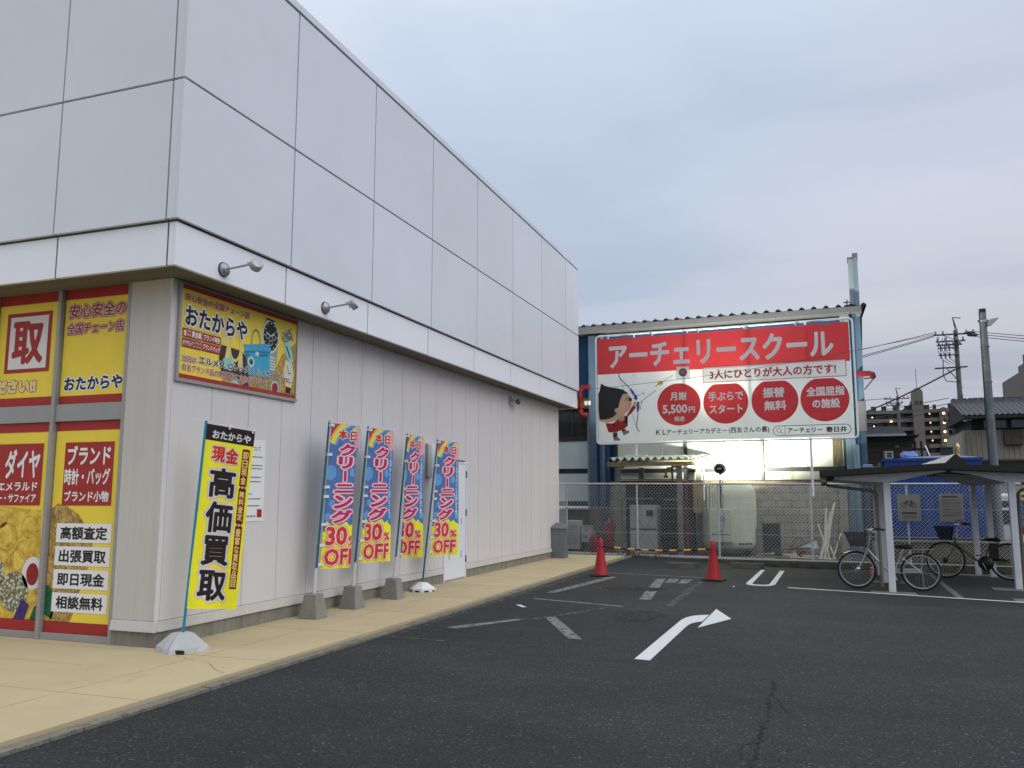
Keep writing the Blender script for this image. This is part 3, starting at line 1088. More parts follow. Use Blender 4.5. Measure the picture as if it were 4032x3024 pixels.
def s_sign(a):
    # pictures first, then the words over them
    a.rect(0, 0, 1, 1, PYEL, 0)
    a.poly([(.33, .05), (1, .05), (1, .72), (.93, .62), (.86, .52), (.80, .33), (.70, .24), (.5, .2), (.38, .16)], STRAW, 1)
    # brown bag with cream handles
    a.poly([(.315, .455), (.485, .44), (.56, .335), (.56, .12), (.33, .10), (.30, .30)], BROWNBAG, 2)
    a.annulus(.43, .46, .075, .095, BEIGE, 3, ky=1.75)
    a.poly([(.36, .45), (.385, .45), (.395, .30), (.365, .24), (.345, .31)], BEIGE, 4)
    a.poly([(.47, .45), (.49, .45), (.50, .26), (.48, .19), (.455, .27)], BEIGE, 4)
    a.poly([(.32, .62), (.35, .64), (.365, .46), (.33, .46)], BEIGE, 2)
    a.poly([(.33, .30), (.40, .34), (.43, .26), (.40, .18), (.35, .2)], MINT, 5)
    # wristwatch
    a.poly([(.69, .92), (.775, .905), (.80, .80), (.82, .62), (.81, .42), (.79, .28), (.72, .28), (.69, .5), (.665, .70)], SILV, 2)
    a.ell(.743, .705, .165, .205, SILV2, 3)
    a.ell(.743, .705, .14, .175, INK, 4)
    for k in range(12):
        aa = R(30 * k)
        a.line([(.743 + .112 * math.cos(aa) / 2.035, .705 + .145 * math.sin(aa) / .985), (.743 + .13 * math.cos(aa) / 2.035, .705 + .165 * math.sin(aa) / .985)], .012, PWHITE, 5)
    for cx, cy in ((.715, .70), (.772, .70), (.743, .625)):
        a.annulus(cx, cy, .028, .036, SILV2, 5)
    a.line([(.743, .705), (.70, .745)], .012, PWHITE, 6)
    a.line([(.743, .705), (.78, .765)], .010, PWHITE, 6)
    a.poly([(.70, .92), (.77, .91), (.775, .885), (.698, .895)], INK, 4)
    for k in range(5):
        a.rect(.725, .30 + k * .035, .795, .318 + k * .035, SILV2, 4)
    # blue bag
    a.annulus(.606, .60, .070, .082, BLUEDK, 5, ky=1.7)
    a.poly([(.50, .525), (.735, .61), (.745, .50), (.74, .42), (.755, .20), (.55, .18), (.52, .42)], BLUEBAG, 6)
    a.poly([(.505, .45), (.74, .52), (.742, .495), (.507, .425)], BLUEDK, 7)
    a.rect(.605, .43, .635, .475, SILV2, 8)
    a.poly([(.515, .42), (.55, .43), (.55, .40), (.52, .39)], BLUEDK, 7)
    a.poly([(.64, .455), (.72, .48), (.72, .45), (.64, .42)], BLUEDK, 7)
    # brooch, strap and square watch on the right
    a.poly([(.855, .80), (.88, .85), (.90, .83), (.94, .88), (.955, .80), (.97, .72), (.93, .70), (.915, .64), (.88, .66), (.85, .72)], GEMS, 3)
    a.poly([(.865, .66), (.93, .72), (.975, .48), (.95, .42), (.90, .52)], MINT, 4)
    a.line([(.90, .64), (.94, .5)], .022, INK, 5)
    a.poly([(.895, .47), (.965, .44), (.985, .30), (.965, .13), (.90, .14), (.875, .30)], BEIGE, 3)
    a.poly([(.905, .44), (.955, .42), (.97, .30), (.955, .17), (.91, .17), (.89, .30)], SILV2, 4)
    a.line([(.93, .30), (.915, .40)], .010, INK, 5)
    a.line([(.93, .30), (.955, .31)], .010, INK, 5)
    a.poly([(.905, .13), (.96, .125), (.95, .055), (.91, .055)], INK, 4)
    a.ell(.57, .34, .035, .035, GEMGRN, 7)
    a.annulus(.57, .34, .035, .06, SILV2, 7)
    a.ell(.80, .09, .06, .06, GEMRED, 4)
    a.annulus(.80, .09, .06, .085, MINT, 4)
    a.poly([(.40, .05), (.47, .05), (.46, .09), (.42, .09)], MINT, 4)
    a.poly([(.50, .05), (.56, .05), (.55, .10)], GEMVIO, 4)
    a.rect(0, .95, 1, 1, PRED, 8)
    a.rect(0, 0, 1, .047, PRED, 8)
    a.text("安心安全の全国チェーン店", .024, .832, .54, .91, PRED, 8, .026, ((FRING, .05),))
    a.text("おたからや", .03, .565, .525, .785, INK, 8, .035, ((PWHITE, .085),))
    for x0, y0, x1, y1 in ((.017, .44, .157, .535), (.163, .44, .308, .532), (.017, .334, .157, .428), (.163, .336, .308, .428)):
        a.rect(x0, y0, x1, y1, PRED, 8)
    a.text("金", .022, .455, .046, .52, PWHITE, 9, .03)
    a.text("プラ", .050, .492, .078, .522, PWHITE, 9, .02)
    a.text("チナ", .050, .452, .078, .482, PWHITE, 9, .02)
    a.text("貴金属", .083, .452, .153, .523, PWHITE, 9, .03)
    a.text("ブランド時計", .170, .452, .302, .52, PWHITE, 9, .03)
    a.text("ダイヤモンド", .021, .35, .092, .413, PWHITE, 9, .03)
    a.text("エメラルド", .096, .385, .153, .413, PWHITE, 9, .02)
    a.text("ルビー・サファイア", .096, .347, .153, .372, PWHITE, 9, .02)
    a.text("ブランドバッグ", .169, .35, .303, .416, PWHITE, 9, .03)
    a.text("当店は", .024, .185, .127, .252, PRED, 9, .024, ((PWHITE, .055),))
    a.text("エルメス", .145, .193, .350, .272, INK, 9, .03, ((PWHITE, .07),))
    a.text("ロレックス", .375, .193, .595, .272, INK, 9, .03, ((PWHITE, .07),))
    a.text("ルイヴィトン", .620, .197, .865, .276, INK, 9, .03, ((PWHITE, .07),))
    a.text("etc...", .878, .19, .968, .248, PRED, 9, .02, ((PWHITE, .05),))
    a.text("有名ブランド品の高額買取に自信があります!!", .024, .088, .728, .163, PRED, 9, .018, ((PWHITE, .055),))


art = Art(w_, h_, step=0.0008)
s_sign(art)
art.build("print_panel", sg, lambda u, v, l: (0.018 + l, u, v))

# ------------------------------------------------------------------ small fittings on the shop
LAMPG = M("lamp_cast_grey", C(176, 180, 184, 0.85), 0.35, 0.06, 8, metal=0.35)
LENS = M("lamp_lens", (0.55, 0.56, 0.57), 0.15, 0.03, 5, spec=0.6)


def wall_lamp(y, z, label, turn, tilt):
    t = thing("wall_lamp", label, "lamp", (BX, y, z), 0, "spot lamps on the fascia band")
    m = MB()
    m.lathe([(0.078, 0.0), (0.078, 0.012)], BLACK, 24, 'X')
    m.lathe([(0.070, 0.012), (0.070, 0.035), (0.045, 0.04), (0.045, 0.055), (0.026, 0.06)], LAMPG, 24, 'X')
    m.build("base", t)
    m = MB()
    m.tube([(0.05, 0, 0.0), (0.34, 0.0, 0.025)], 0.012, LAMPG, 10)
    m.box(0.31, -0.016, 0.008, 0.385, 0.016, 0.046, LAMPG)
    m.build("arm", t, bevel=0.004)
    mm = Matrix.Translation((0.415, 0.0, 0.01)) @ Matrix.Rotation(turn, 4, 'Z') @ Matrix.Rotation(tilt, 4, 'Y')
    m = MB()
    m.lathe([(0.0, 0.032), (0.055, 0.031), (0.063, 0.025), (0.065, -0.01), (0.062, -0.012), (0.058, -0.045), (0.054, -0.047)], LAMPG, 26, mat4=mm)
    hd = m.build("lamp_head", t)
    m = MB()
    m.lathe([(0.0, -0.043), (0.054, -0.043)], LENS, 26, mat4=mm)
    m.build("lens", hd)
    m = MB()
    m.tube([(0.365 + 0.014 * math.cos(q), 0.0, -0.010 + 0.014 * math.sin(q)) for q in [2 * math.pi * i / 12 for i in range(12)]], 0.004, BLACK, 6, closed=True)
    m.build("ring", t)


wall_lamp(6.98, 3.838, "grey arm lamp on the white band directly above the yellow wall sign", R(-27), R(56))
wall_lamp(8.90, 3.84, "grey arm lamp on the white band past the far end of the wall sign", R(22), R(52))

cmr = thing("security_camera", "dark bullet security camera high on the siding near the far corner", "camera", (WALLX, 16.62, 3.52))
m = MB()
m.box(0.0, -0.05, -0.09, 0.03, 0.05, 0.09, GREYPAINT)
m.tube([(0.03, 0, 0), (0.11, 0.05, 0.0)], 0.02, GREYPAINT)
m.build("mount", cmr, bevel=0.004)
m = MB()
mm = Matrix.Translation((0.15, 0.12, -0.03)) @ Matrix.Rotation(R(20), 4, 'Z') @ Matrix.Rotation(R(10), 4, 'X')
m.lathe([(0.0, -0.10), (0.05, -0.10), (0.055, 0.13), (0.045, 0.13), (0.045, 0.10), (0.0, 0.10)], M("camera_shell", (0.08, 0.08, 0.08), .4, .1, 6), 18, 'Y', mat4=mm)
m.build("camera_body", cmr)
m = MB()
m.box(0.02, 0.0, -0.11, 0.06, 0.05, -0.05, WHITEPAINT)
m.build("junction_box", cmr)

wl = thing("wall_light", "long white box light fixed upright on the siding behind the fourth flag", "light", (WALLX, 12.68, 1.80))
m = MB()
m.box(0.001, -0.09, 0, 0.03, 0.09, 0.57, GREYPAINT)
m.build("backplate", wl)
m = MB()
m.box(0.03, -0.075, 0.012, 0.115, 0.075, 0.56, M("opal_acrylic", (0.68, 0.68, 0.66), .35, .03, 4))
m.build("diffuser", wl, bevel=0.02)

nb = thing("notice_sheet", "white paper notice with a red square seal on the siding behind the yellow flag", "notice", (WALLX, 7.66, 1.22))
a = Art(0.655, 0.93)
a.mb.box(0, 0, -0.004, 0.655, 0.93, 0, PWHITE)
PGREY = M("print_grey", (0.06, 0.06, 0.065), .6, .1, 5)
a.text("ついて", .66, .86, .86, .915, INK, 1, .01)
for i, (yy, x1) in enumerate(((.78, .93), (.675, .93), (.635, .93), (.53, .90), (.475, .90), (.325, .66), (.265, .92), (.18, .90))):
    rr = random.Random(i)
    x = .08
    while x < x1:   # lines of fine print too small to read
        ww = rr.uniform(.012, .03)
        a.rect(x, yy, min(x + ww, x1), yy + .014, PGREY, 1)
        x += ww + rr.uniform(.006, .012)
a.text("西友 勝川店", .52, .05, .78, .075, INK, 1, .01)
a.rect(.82, .045, .955, .145, PRED, 1)
a.build("sheet", nb, lambda u, v, l: (0.006 + l, u, v))
# ------------------------------------------------------------------ banner flags
FBLUE = M("flag_blue_cloth", C(66, 102, 148, 1.5), .7, .10, 5, trans=.15)
FBLUE2 = M("flag_bubble_cloth", C(92, 140, 188, 1.5), .7, .08, 6, trans=.15)
FYEL = M("flag_yellow_cloth", C(236, 222, 40, 1.25), .7, .05, 5, trans=.15)
FYEL2 = M("flag_gold_cloth", C(232, 205, 60, 1.25), .7, .06, 5, trans=.15)
FRED = M("flag_red_cloth", C(205, 50, 38, 1.25), .7, .05, 5, trans=.15)
FMAG = M("flag_magenta_cloth", C(190, 28, 95, 1.25), .7, .05, 5, trans=.15)
FPINK = M("flag_pink_cloth", C(228, 150, 160, 1.25), .7, .05, 5, trans=.15)
FWHITE = M("flag_white_cloth", (0.76, 0.76, 0.78), .7, .04, 5, trans=.15)
FINK = M("flag_black_cloth", C(40, 26, 28, 1.0), .7, .1, 5, trans=.08)
FMAROON = M("flag_maroon_cloth", C(110, 30, 22, 1.0), .7, .1, 5, trans=.1)
FORA = M("flag_orange_cloth", C(235, 170, 110, 1.25), .7, .08, 5, trans=.15)
FTAN = M("flag_tan_cloth", C(232, 190, 120, 1.25), .7, .05, 5, trans=.15)
FGRN = M("flag_green_cloth", C(190, 205, 130, 1.25), .7, .05, 5, trans=.15)
TEAL = M("pole_teal", C(22, 104, 120, 0.9), .4, .05, 5)
POLEB = M("pole_blue", C(30, 135, 170, 0.9), .4, .05, 5)
POLEW = M("pole_white", (0.6, 0.6, 0.6), .45, .05, 5)
POLED = M("pole_dark", C(78, 74, 68, 0.9), .45, .1, 5)
TABW = M("flag_tab_white", (0.72, 0.72, 0.74), .6, .05, 5)
BASEC = M("flag_weight_concrete", C(146, 146, 140, 0.85), .9, .10, 6, bump=.3, bscale=60, streak=.15, speck=.08)
BASEW = M("flag_base_white", (0.74, 0.75, 0.77), .5, .04, 5)
BASEG = M("flag_base_grey", C(182, 184, 184, 0.9), .6, .06, 4)


def draw_clean(a):
    """cleaning sale banner, 0.6 x 1.8 m"""
    a.rect(0, 0, 1, 1, FBLUE, 0)
    for k, (m, r) in enumerate(((FRED, .56), (FORA, .525), (FYEL, .49), (FGRN, .455), (FBLUE2, .42), (FBLUE, .39))):
        pts = [(1.0, 1.0)]
        pts = []
        for i in range(17):
            t_ = R(100 + 65 * i / 16)
            pts.append((.86 + r * math.cos(t_) / .6 * 1.05, .80 + r * math.sin(t_) / 1.8 * .92))
        inner = .03 / .6
        a.poly(pts + [(x + .055, y - .012) for x, y in reversed(pts)], m, 1)
    a.ell(.90, .93, .13, .16, FPINK, 1)
    a.ell(.80, .965, .10, .05, FGRN, 1)
    for cx, cy, r in ((.08, .655, .095), (.72, .66, .055), (.18, .44, .05), (.88, .50, .06), (.55, .80, .06), (.10, .35, .05), (.92, .34, .05), (.30, .56, .035), (.90, .74, .045)):
        a.ell(cx, cy, r, r, FBLUE2, 1)
    star = [(0, .245), (.10, .275), (.06, .325), (.22, .29), (.30, .315), (.38, .29), (.60, .315), (.68, .285), (.80, .305), (.84, .285), (1, .265), (1, 0), (0, 0)]
    a.poly(star, FYEL, 2)
    a.ell(.45, .12, .20, .16, FYEL2, 3)
    a.text("本", .22, .892, .49, .962, FRED, 3, .045, ((FWHITE, .10),))
    a.text("日", .58, .888, .82, .957, FRED, 3, .045, ((FWHITE, .10),))
    seq = [("ク", .28, .775, .76, .862), ("リ", .27, .685, .70, .772), ("ニ", .22, .515, .76, .578), ("ン", .22, .405, .74, .50), ("グ", .17, .305, .74, .398)]
    for ch, x0, y0, x1, y1 in seq:
        a.text(ch, x0, y0, x1, y1, FMAG, 3, .05, ((FMAG, .135), (FPINK, .115), (FWHITE, .075)))
    a.rect(.40, .585, .57, .68, FMAG, 3)
    a.rect(.415, .588, .555, .677, FWHITE, 5)
    a.rect(.445, .594, .525, .671, FMAG, 6)
    a.vtext("スッキリきれいに仕上げます!", .845, .355, .935, .85, FWHITE, 4, .03)
    for tx, x0, y0, x1, y1 in (("30", .07, .155, .63, .285), ("%", .66, .155, .92, .215), ("OFF", .07, .02, .90, .135)):
        a.text(tx, x0, y0, x1, y1, FRED, 4, .035, ((FRED, .085), (FORA, .07), (FWHITE, .045)))


def draw_buy(a):
    """yellow buying banner"""
    a.rect(0, 0, 1, 1, FYEL, 0)
    a.rect(0, .912, 1, 1, FINK, 1)
    a.text("おたからや", .16, .925, .94, .972, FWHITE, 2, .035)
    a.text("現", .19, .797, .455, .885, FRED, 1, .04, ((FTAN, .115), (FWHITE, .075)))
    a.text("金", .46, .797, .725, .885, FRED, 1, .04, ((FTAN, .115), (FWHITE, .075)))
    for ch, y0, y1 in (("高", .602, .768), ("価", .41, .582), ("買", .232, .396), ("取", .042, .208)):
        a.text(ch, .195, y0, .715, y1, FINK, 1, .034, ((FTAN, .105), (FWHITE, .07)))
    for y0, y1 in ((.68, .885), (.47, .665), (.11, .452)):
        a.rect(.795, y0, .945, y1, FMAROON, 1)
        a.ell(.87, y1, .045, .012, FMAROON, 1)
    a.vtext("即日現金", .815, .69, .925, .878, FTAN, 2, .03)
    a.vtext("無料査定", .815, .487, .925, .655, FTAN, 2, .03)
    a.vtext("豊富な買取品目", .815, .118, .925, .445, FTAN, 2, .03)
    for y in (.674, .462):
        a.ell(.87, y, .028, .028, FMAROON, 2, 14)
        a.ell(.87, y, .013, .013, FWHITE, 3, 10)


US = [.6 * i / 16 for i in range(1, 16)]
VS = [1.8 * i / 20 for i in range(1, 20)]
_proto = {}


def banner(name, label, group, base, ptop, cl_bot, cl_top, top_curve, bot_curve, drawer, pole_mats, tabs, wave, kind, droop=0.0):
    """base: block centre; ptop: pole tip; cl_*: cloth edge on the pole; curves: plan offsets of the cloth from the pole, as polylines over u=0..1"""
    bx, by = base
    t = thing(name, label, "banner", (bx, by, 0.05), 0, group)
    off = Vector((-bx, -by, -0.05))

    def put(mb, nm, par=t, **k):
        o_ = mb.build(nm, par, **k)
        if par is t:
            o_.location = off
        return o_
    # foot
    m = MB()
    if kind == 'block':
        m.taper((bx, by), .255, .255, .05, (bx, by), .165, .165, .335, BASEC)
        put(m, "weight_block", bevel=.008)
        m = MB()
        d = (Vector(ptop) - Vector((bx, by, .3))).normalized()
        m.tube([Vector((bx, by, .30)), Vector((bx, by, .30)) + d * .34], .021, POLEW, 12)
        put(m, "socket_tube")
    elif kind == 'octo':
        n = 8
        for (r0, z0), (r1, z1) in (((.20, .05), (.20, .095)), ((.20, .095), (.085, .175)), ((.085, .175), (.06, .185))):
            pts = []
            for rr_, zz in ((r0, z0), (r1, z1)):
                pts += [(bx + rr_ * math.cos(R(45 * i + 22.5)), by + rr_ * math.sin(R(45 * i + 22.5)), zz) for i in range(n)]
            m.add(pts, [(i, (i + 1) % n, n + (i + 1) % n, n + i) for i in range(n)], BASEW)
        m.add([(bx + .06 * math.cos(R(45 * i + 22.5)), by + .06 * math.sin(R(45 * i + 22.5)), .185) for i in range(n)], [tuple(range(n))], BASEW)
        # dark notches along the rim
        for i in range(n):
            a0 = R(45 * i + 45)
            for s_ in (0,):
                cx, cy = bx + .1855 * math.cos(a0), by + .1855 * math.sin(a0)
                tx, ty = -math.sin(a0), math.cos(a0)
                ox, oy = math.cos(a0) * .001, math.sin(a0) * .001
                m.quad((cx - tx * .045 + ox, cy - ty * .045 + oy, .051), (cx + tx * .045 + ox, cy + ty * .045 + oy, .051), (cx + tx * .03 + ox, cy + ty * .03 + oy, .075), (cx - tx * .03 + ox, cy - ty * .03 + oy, .075), BLACK)
        put(m, "water_base")
    else:
        # ribbed grey pyramid
        n = 24
        prof = [(.235, .05), (.225, .09), (.10, .205), (.05, .215)]
        vs = []
        for k, (rr_, zz) in enumerate(prof):
            for i in range(n):
                a_ = 2 * math.pi * i / n
                sq = 1.0 / max(abs(math.cos(a_ + .5)), abs(math.sin(a_ + .5))) ** .8
                rib = 1 - (.10 if (i % 3 == 0 and 0 < k < 3) else 0)
                vs.append((bx + rr_ * sq * rib * math.cos(a_) * .9, by + rr_ * sq * rib * math.sin(a_) * .9, zz))
        m.add(vs, [(k * n + i, k * n + (i + 1) % n, (k + 1) * n + (i + 1) % n, (k + 1) * n + i) for k in range(3) for i in range(n)], BASEG)
        m.add(vs[-n:], [tuple(range(n))], BASEG)
        put(m, "water_base")
        m = MB()
        m.box(bx + .10, by - .215, .0505, bx + .19, by - .19, .085, BLACK)
        put(m, "handle_slot")
    # pole
    p0 = Vector((bx, by, .2 if kind != 'block' else .62))
    if kind == 'block':
        d = (Vector(ptop) - Vector((bx, by, .3))).normalized()
        p0 = Vector((bx, by, .30)) + d * .335
    m = MB()
    m.tube([p0, Vector(ptop)], .014, pole_mats, 10)
    put(m, "pole")
    A0, A1 = Vector(cl_bot), Vector(cl_top)
    # crossbar
    m = MB()
    tv = Vector((top_curve[-1][0], top_curve[-1][1], -droop))
    m.tube([A1 + Vector((0, 0, .012)) - tv * .28, A1 + Vector((0, 0, .012)) + tv * 1.03], .005, TABW, 6)
    put(m, "crossbar")

    def curve(c, u):
        k = (len(c) - 1) * u
        # c: list of (x, y) at equal steps of u
        i = min(int(k), len(c) - 2)
        f = k - i
        # smooth the corners a little
        return Vector((c[i][0] + (c[i + 1][0] - c[i][0]) * f, c[i][1] + (c[i + 1][1] - c[i][1]) * f, 0))

    def at(u, v):
        """u,v in 0..1"""
        e = v * v * (3 - 2 * v) * .5 + v * .5
        q = (A0 + (A1 - A0) * v) + curve(bot_curve, u) * (1 - e) + curve(top_curve, u) * e
        q.z -= droop * u * v
        return q

    def mapf(x, y, l):
        u, v = x / .6, y / 1.8
        u = min(max(u, 0), 1)
        v = min(max(v, 0), 1)
        q = at(u, v)
        du = at(min(1, u + .02), v) - at(max(0, u - .02), v)
        dv = at(u, min(1, v + .02)) - at(u, max(0, v - .02))
        n_ = du.cross(dv).normalized()
        wv = wave[0] * math.sin(wave[1] * u * 6.283 + wave[2] + v * wave[3]) * (1.0 - .75 * v) * min(1, u * 3)
        wv += .006 * math.sin(9 * u + 7 * v) * (1 - v)
        return tuple(q + n_ * (wv + l))
    if drawer not in _proto:
        a = Art(.6, 1.8, step=.0011)
        drawer(a)
        a.split(US, VS)
        _proto[drawer] = a.mb
    src = _proto[drawer]
    m = MB()
    m.mats, m.v, m.f, m.m = src.mats, list(src.v), src.f, src.m
    m.sm = [True] * len(src.f)
    put(m, "cloth", mapf=mapf)
    for v in tabs:
        m = MB()
        q = at(0, v)
        dd = at(.12, v) - q
        dd.normalize()
        nn = Vector((dd.y, -dd.x, 0))
        m.bar(q - dd * .03 + nn * .004, q + dd * .035 + nn * .004, .04, .034, TABW)
        put(m, "tab")
    # loops on the crossbar
    for u in (.5, .97):
        m = MB()
        q = at(u, 1.0)
        m.bar(q + Vector((0, 0, -.02)), q + Vector((0, 0, .035)), .03, .012, TABW)
        put(m, "loop")
    return t


GRP = "blue cleaning sale banners along the shop wall"
TB = (.985, .78, .555, .49, .30, .16, .03)
banner("banner_flag", "yellow banner flag with black buying characters on a grey base at the shop corner", None,
       (-5.80, 6.72), (-5.711, 6.797, 2.245), (-5.795, 6.724, .433), (-5.714, 6.794, 2.221),
       [(0, 0), (.125, .03), (.25, .06), (.375, .09), (.50, .12)], [(0, 0), (.13, .035), (.26, .07), (.385, .10), (.51, .12)],
       draw_buy, POLEB, (), (.018, 1.1, .4, 2.0), 'pyramid', droop=.09)
banner("banner_flag", "blue cleaning banner nearest the yellow flag with its percent sign folded away", GRP,
       (-5.83, 8.985), (-5.725, 9.053, 2.436), (-5.779, 9.018, .626), (-5.704, 9.067, 2.408),
       [(0, 0), (.03, .16), (.05, .32), (.06, .48), (.05, .62)], [(0, 0), (.09, .09), (.17, .20), (.235, .30), (.11, .40)],
       draw_clean, TEAL, TB, (.012, 1.2, .3, 3.0), 'block')
banner("banner_flag", "blue cleaning banner hanging flat with its whole discount readable on a concrete block", GRP,
       (-5.86, 9.94), (-5.726, 10.019, 2.447), (-5.788, 9.982, .634), (-5.712, 10.027, 2.421),
       [(0, 0), (.02, .16), (.03, .32), (.045, .48), (.05, .61)], [(0, 0), (.07, .09), (.135, .185), (.20, .29), (.26, .36)],
       draw_clean, TEAL, TB, (.022, 1.4, 1.0, 2.4), 'block')
banner("banner_flag", "narrow looking blue cleaning banner with its left edge folded, third from the corner", GRP,
       (-5.85, 11.06), (-5.707, 11.135, 2.418), (-5.764, 11.105, .619), (-5.704, 11.137, 2.409),
       [(0, 0), (-.02, .15), (-.02, .31), (-.03, .46), (-.03, .61)], [(0, 0), (-.075, .13), (.03, .19), (.13, .23), (.24, .22)],
       draw_clean, TEAL, TB, (.010, 1.3, 2.0, 2.0), 'block')
banner("banner_flag", "blue cleaning banner on a dark pole with a white plastic base beside the door", GRP,
       (-5.87, 12.05), (-5.683, 12.141, 2.405), (-5.773, 12.097, .586), (-5.672, 12.147, 2.38),
       [(0, 0), (.03, .17), (.05, .33), (.07, .48), (.08, .62)], [(0, 0), (.08, .09), (.16, .18), (.235, .27), (.32, .34)],
       draw_clean, TEAL, TB, (.018, 1.2, .2, 2.0), 'octo')

# ------------------------------------------------------------------ things on the car park
ash = thing("ashtray_post", "grey metal standing ashtray with sloped lid at the far corner of the shop", "ashtray", (-5.95, 19.62, .05))
ASHG = M("ashtray_grey", C(126, 132, 140, 0.85), .45, .1, 4, metal=.3, streak=.15)
m = MB()
m.taper((0, .0), .34, .30, 0, (0, 0), .32, .28, .70, ASHG)
m.build("body", ash, bevel=.006)
m = MB()
m.taper((0, 0), .40, .36, .702, (0, 0), .14, .10, .83, ASHG)
m.taper((0, 0), .41, .37, .69, (0, 0), .40, .36, .702, ASHG)
m.build("lid", ash, bevel=.006)

CONER = M("cone_red", C(176, 34, 38, 0.9), .5, .06, 3, streak=.10, dirt=(C(120, 40, 38, .7), 4.0, .68))


def cone(x, y, rz, label):
    t = thing("traffic_cone", label, "traffic cone", (x, y, gz(x, y)), rz, "red traffic cones joined by a bar")
    m = MB()
    m.lathe([(.150, .035), (.146, .05), (.125, .10), (.042, .62), (.036, .70), (.026, .705), (0.0, .706)], CONER, 28)
    m.build("cone_body", t)
    m = MB()
    pts = []
    for k in range(4):
        for i in range(4):
            a_ = R(90 * k + 90 * i / 3)
            pts.append((.145 * (1 if math.cos(R(90 * k + 45)) > 0 else -1) + .045 * math.cos(a_), .145 * (1 if math.sin(R(90 * k + 45)) > 0 else -1) + .045 * math.sin(a_)))
    m.prism(pts, lambda a_, b_, t_: (a_, b_, t_), 0.0, .032, RUBBER)
    m.build("base", t, bevel=.006)
    m = MB()
    m.tube([(.054 * math.cos(q), .054 * math.sin(q), .555) for q in [2 * math.pi * i / 16 for i in range(16)]], .006, BLACK, 6, closed=True)
    m.build("bar_ring", t)


cone(-4.02, 15.95, R(8), "red traffic cone on the left, close to the buff walkway")
cone(-1.90, 15.80, R(-5), "red traffic cone on the right, close to the painted bay mark")
bar = thing("barrier_bar", "black and yellow striped bar hung between the two red cones", "barrier bar", (-3.96, 15.946, .555))
BY_ = M("bar_yellow", C(222, 165, 50, .95), .5, .06, 6)
A_, B_ = Vector((0, 0, 0)), Vector((2.0, -.145, 0.0))
sag = lambda q: A_ + (B_ - A_) * q + Vector((0, 0, -.05 * math.sin(math.pi * q)))
m = MB()
m.tube([sag(i / 30) for i in range(31)], .0165, BLACK, 10)
m.build("rod", bar)
for k in range(7):
    m = MB()
    q0 = .105 + k * .132
    m.tube([sag(q0 + .068 * i / 3) for i in range(4)], .0178, BY_, 12)
    m.build("yellow_band", bar)

WSTOP = M("wheel_stop_concrete", C(122, 118, 108, .55), .9, .25, 6, bump=.4, bscale=50, speck=.15, dirt=((.05, .048, .042), 5.0, .55))
for x, y, rz, lab in ((-2.83, 18.36, R(-6), "weathered concrete wheel stop behind the barrier bar, nearer the shop"), (-1.55, 18.75, R(-2), "weathered concrete wheel stop behind the U bay mark")):
    t = thing("wheel_stop", lab, "wheel stop", (x, y, gz(x, y)), rz, "concrete wheel stops by the back fence")
    m = MB()
    m.prism([(-.075, -.02), (.075, -.02), (.055, .11), (-.055, .11)], lambda a_, b_, t_: (t_, a_, b_), -.33, .33, WSTOP)
    m.build("concrete_block", t, bevel=.012)
# ------------------------------------------------------------------ chain-link fence
MESHW = M("fence_wire", C(205, 208, 208, .95), .5, .08, 6, metal=.2)
FPOST = M("fence_post_white", C(202, 204, 204, .9), .5, .07, 5, streak=.25, dirt=((.16, .13, .10), 9.0, .70))


def wire_mesh(length, z0, z1, p=.088, r=.0028):
    m = MB()
    H = z1 - z0
    k0 = -int(H / p) - 1
    for sgn in (1, -1):
        for k in range(k0, int(length / p) + int(H / p) + 2):
            x0 = k * p
            # line x = x0 + sgn * z
            lo, hi = 0.0, H
            if sgn > 0:
                lo, hi = max(lo, -x0), min(hi, length - x0)
            else:
                lo, hi = max(lo, x0 - length), min(hi, x0)
            if hi - lo < .02:
                continue
            a_ = Vector((x0 + sgn * lo, sgn * .0022, z0 + lo))
            b_ = Vector((x0 + sgn * hi, sgn * .0022, z0 + hi))
            m.tube([a_, b_], r, MESHW, 3, cap=False)
    m.sm = [False] * len(m.sm)
    return m


fence = thing("chain_link_fence", "long white chain link fence across the back of the car park", "fence", BK(-.23, 0, 0), YAW)
LEN = 10.6
wire_mesh(LEN, .055, 1.785).build("wire_mesh", fence)
m = MB()
m.tube([(-.02, 0, 1.835), (6.2, 0, 1.795), (LEN, 0, 1.775)], .021, FPOST, 10)
m.build("top_rail", fence)
m = MB()
m.bar((0, 0, .055), (6.5, 0, .0), .03, .05, FPOST)
m.bar((6.5, 0, 0), (LEN, 0, -.02), .03, .05, FPOST)
m.build("bottom_rail", fence)
for s_ in (0, 1.89, 3.92, 6.07, 8.14, 10.2):
    m = MB()
    m.tube([(s_, .028, -.3), (s_, .028, 1.80)], .024, FPOST, 10)
    for z in (.6, 1.2):
        m.tube([(s_, .028, z - .012), (s_, .028, z + .012)], .030, STEEL, 10)
    m.build("post", fence)
for z in (.60, 1.215):
    m = MB()
    m.tube([(0, -.006, z), (1.9, -.006, z - .012), (3.9, -.006, z - .005), (6.1, -.006, z - .012), (LEN, -.006, z - .01)], .0035, MESHW, 5)
    m.build("tension_wire", fence)

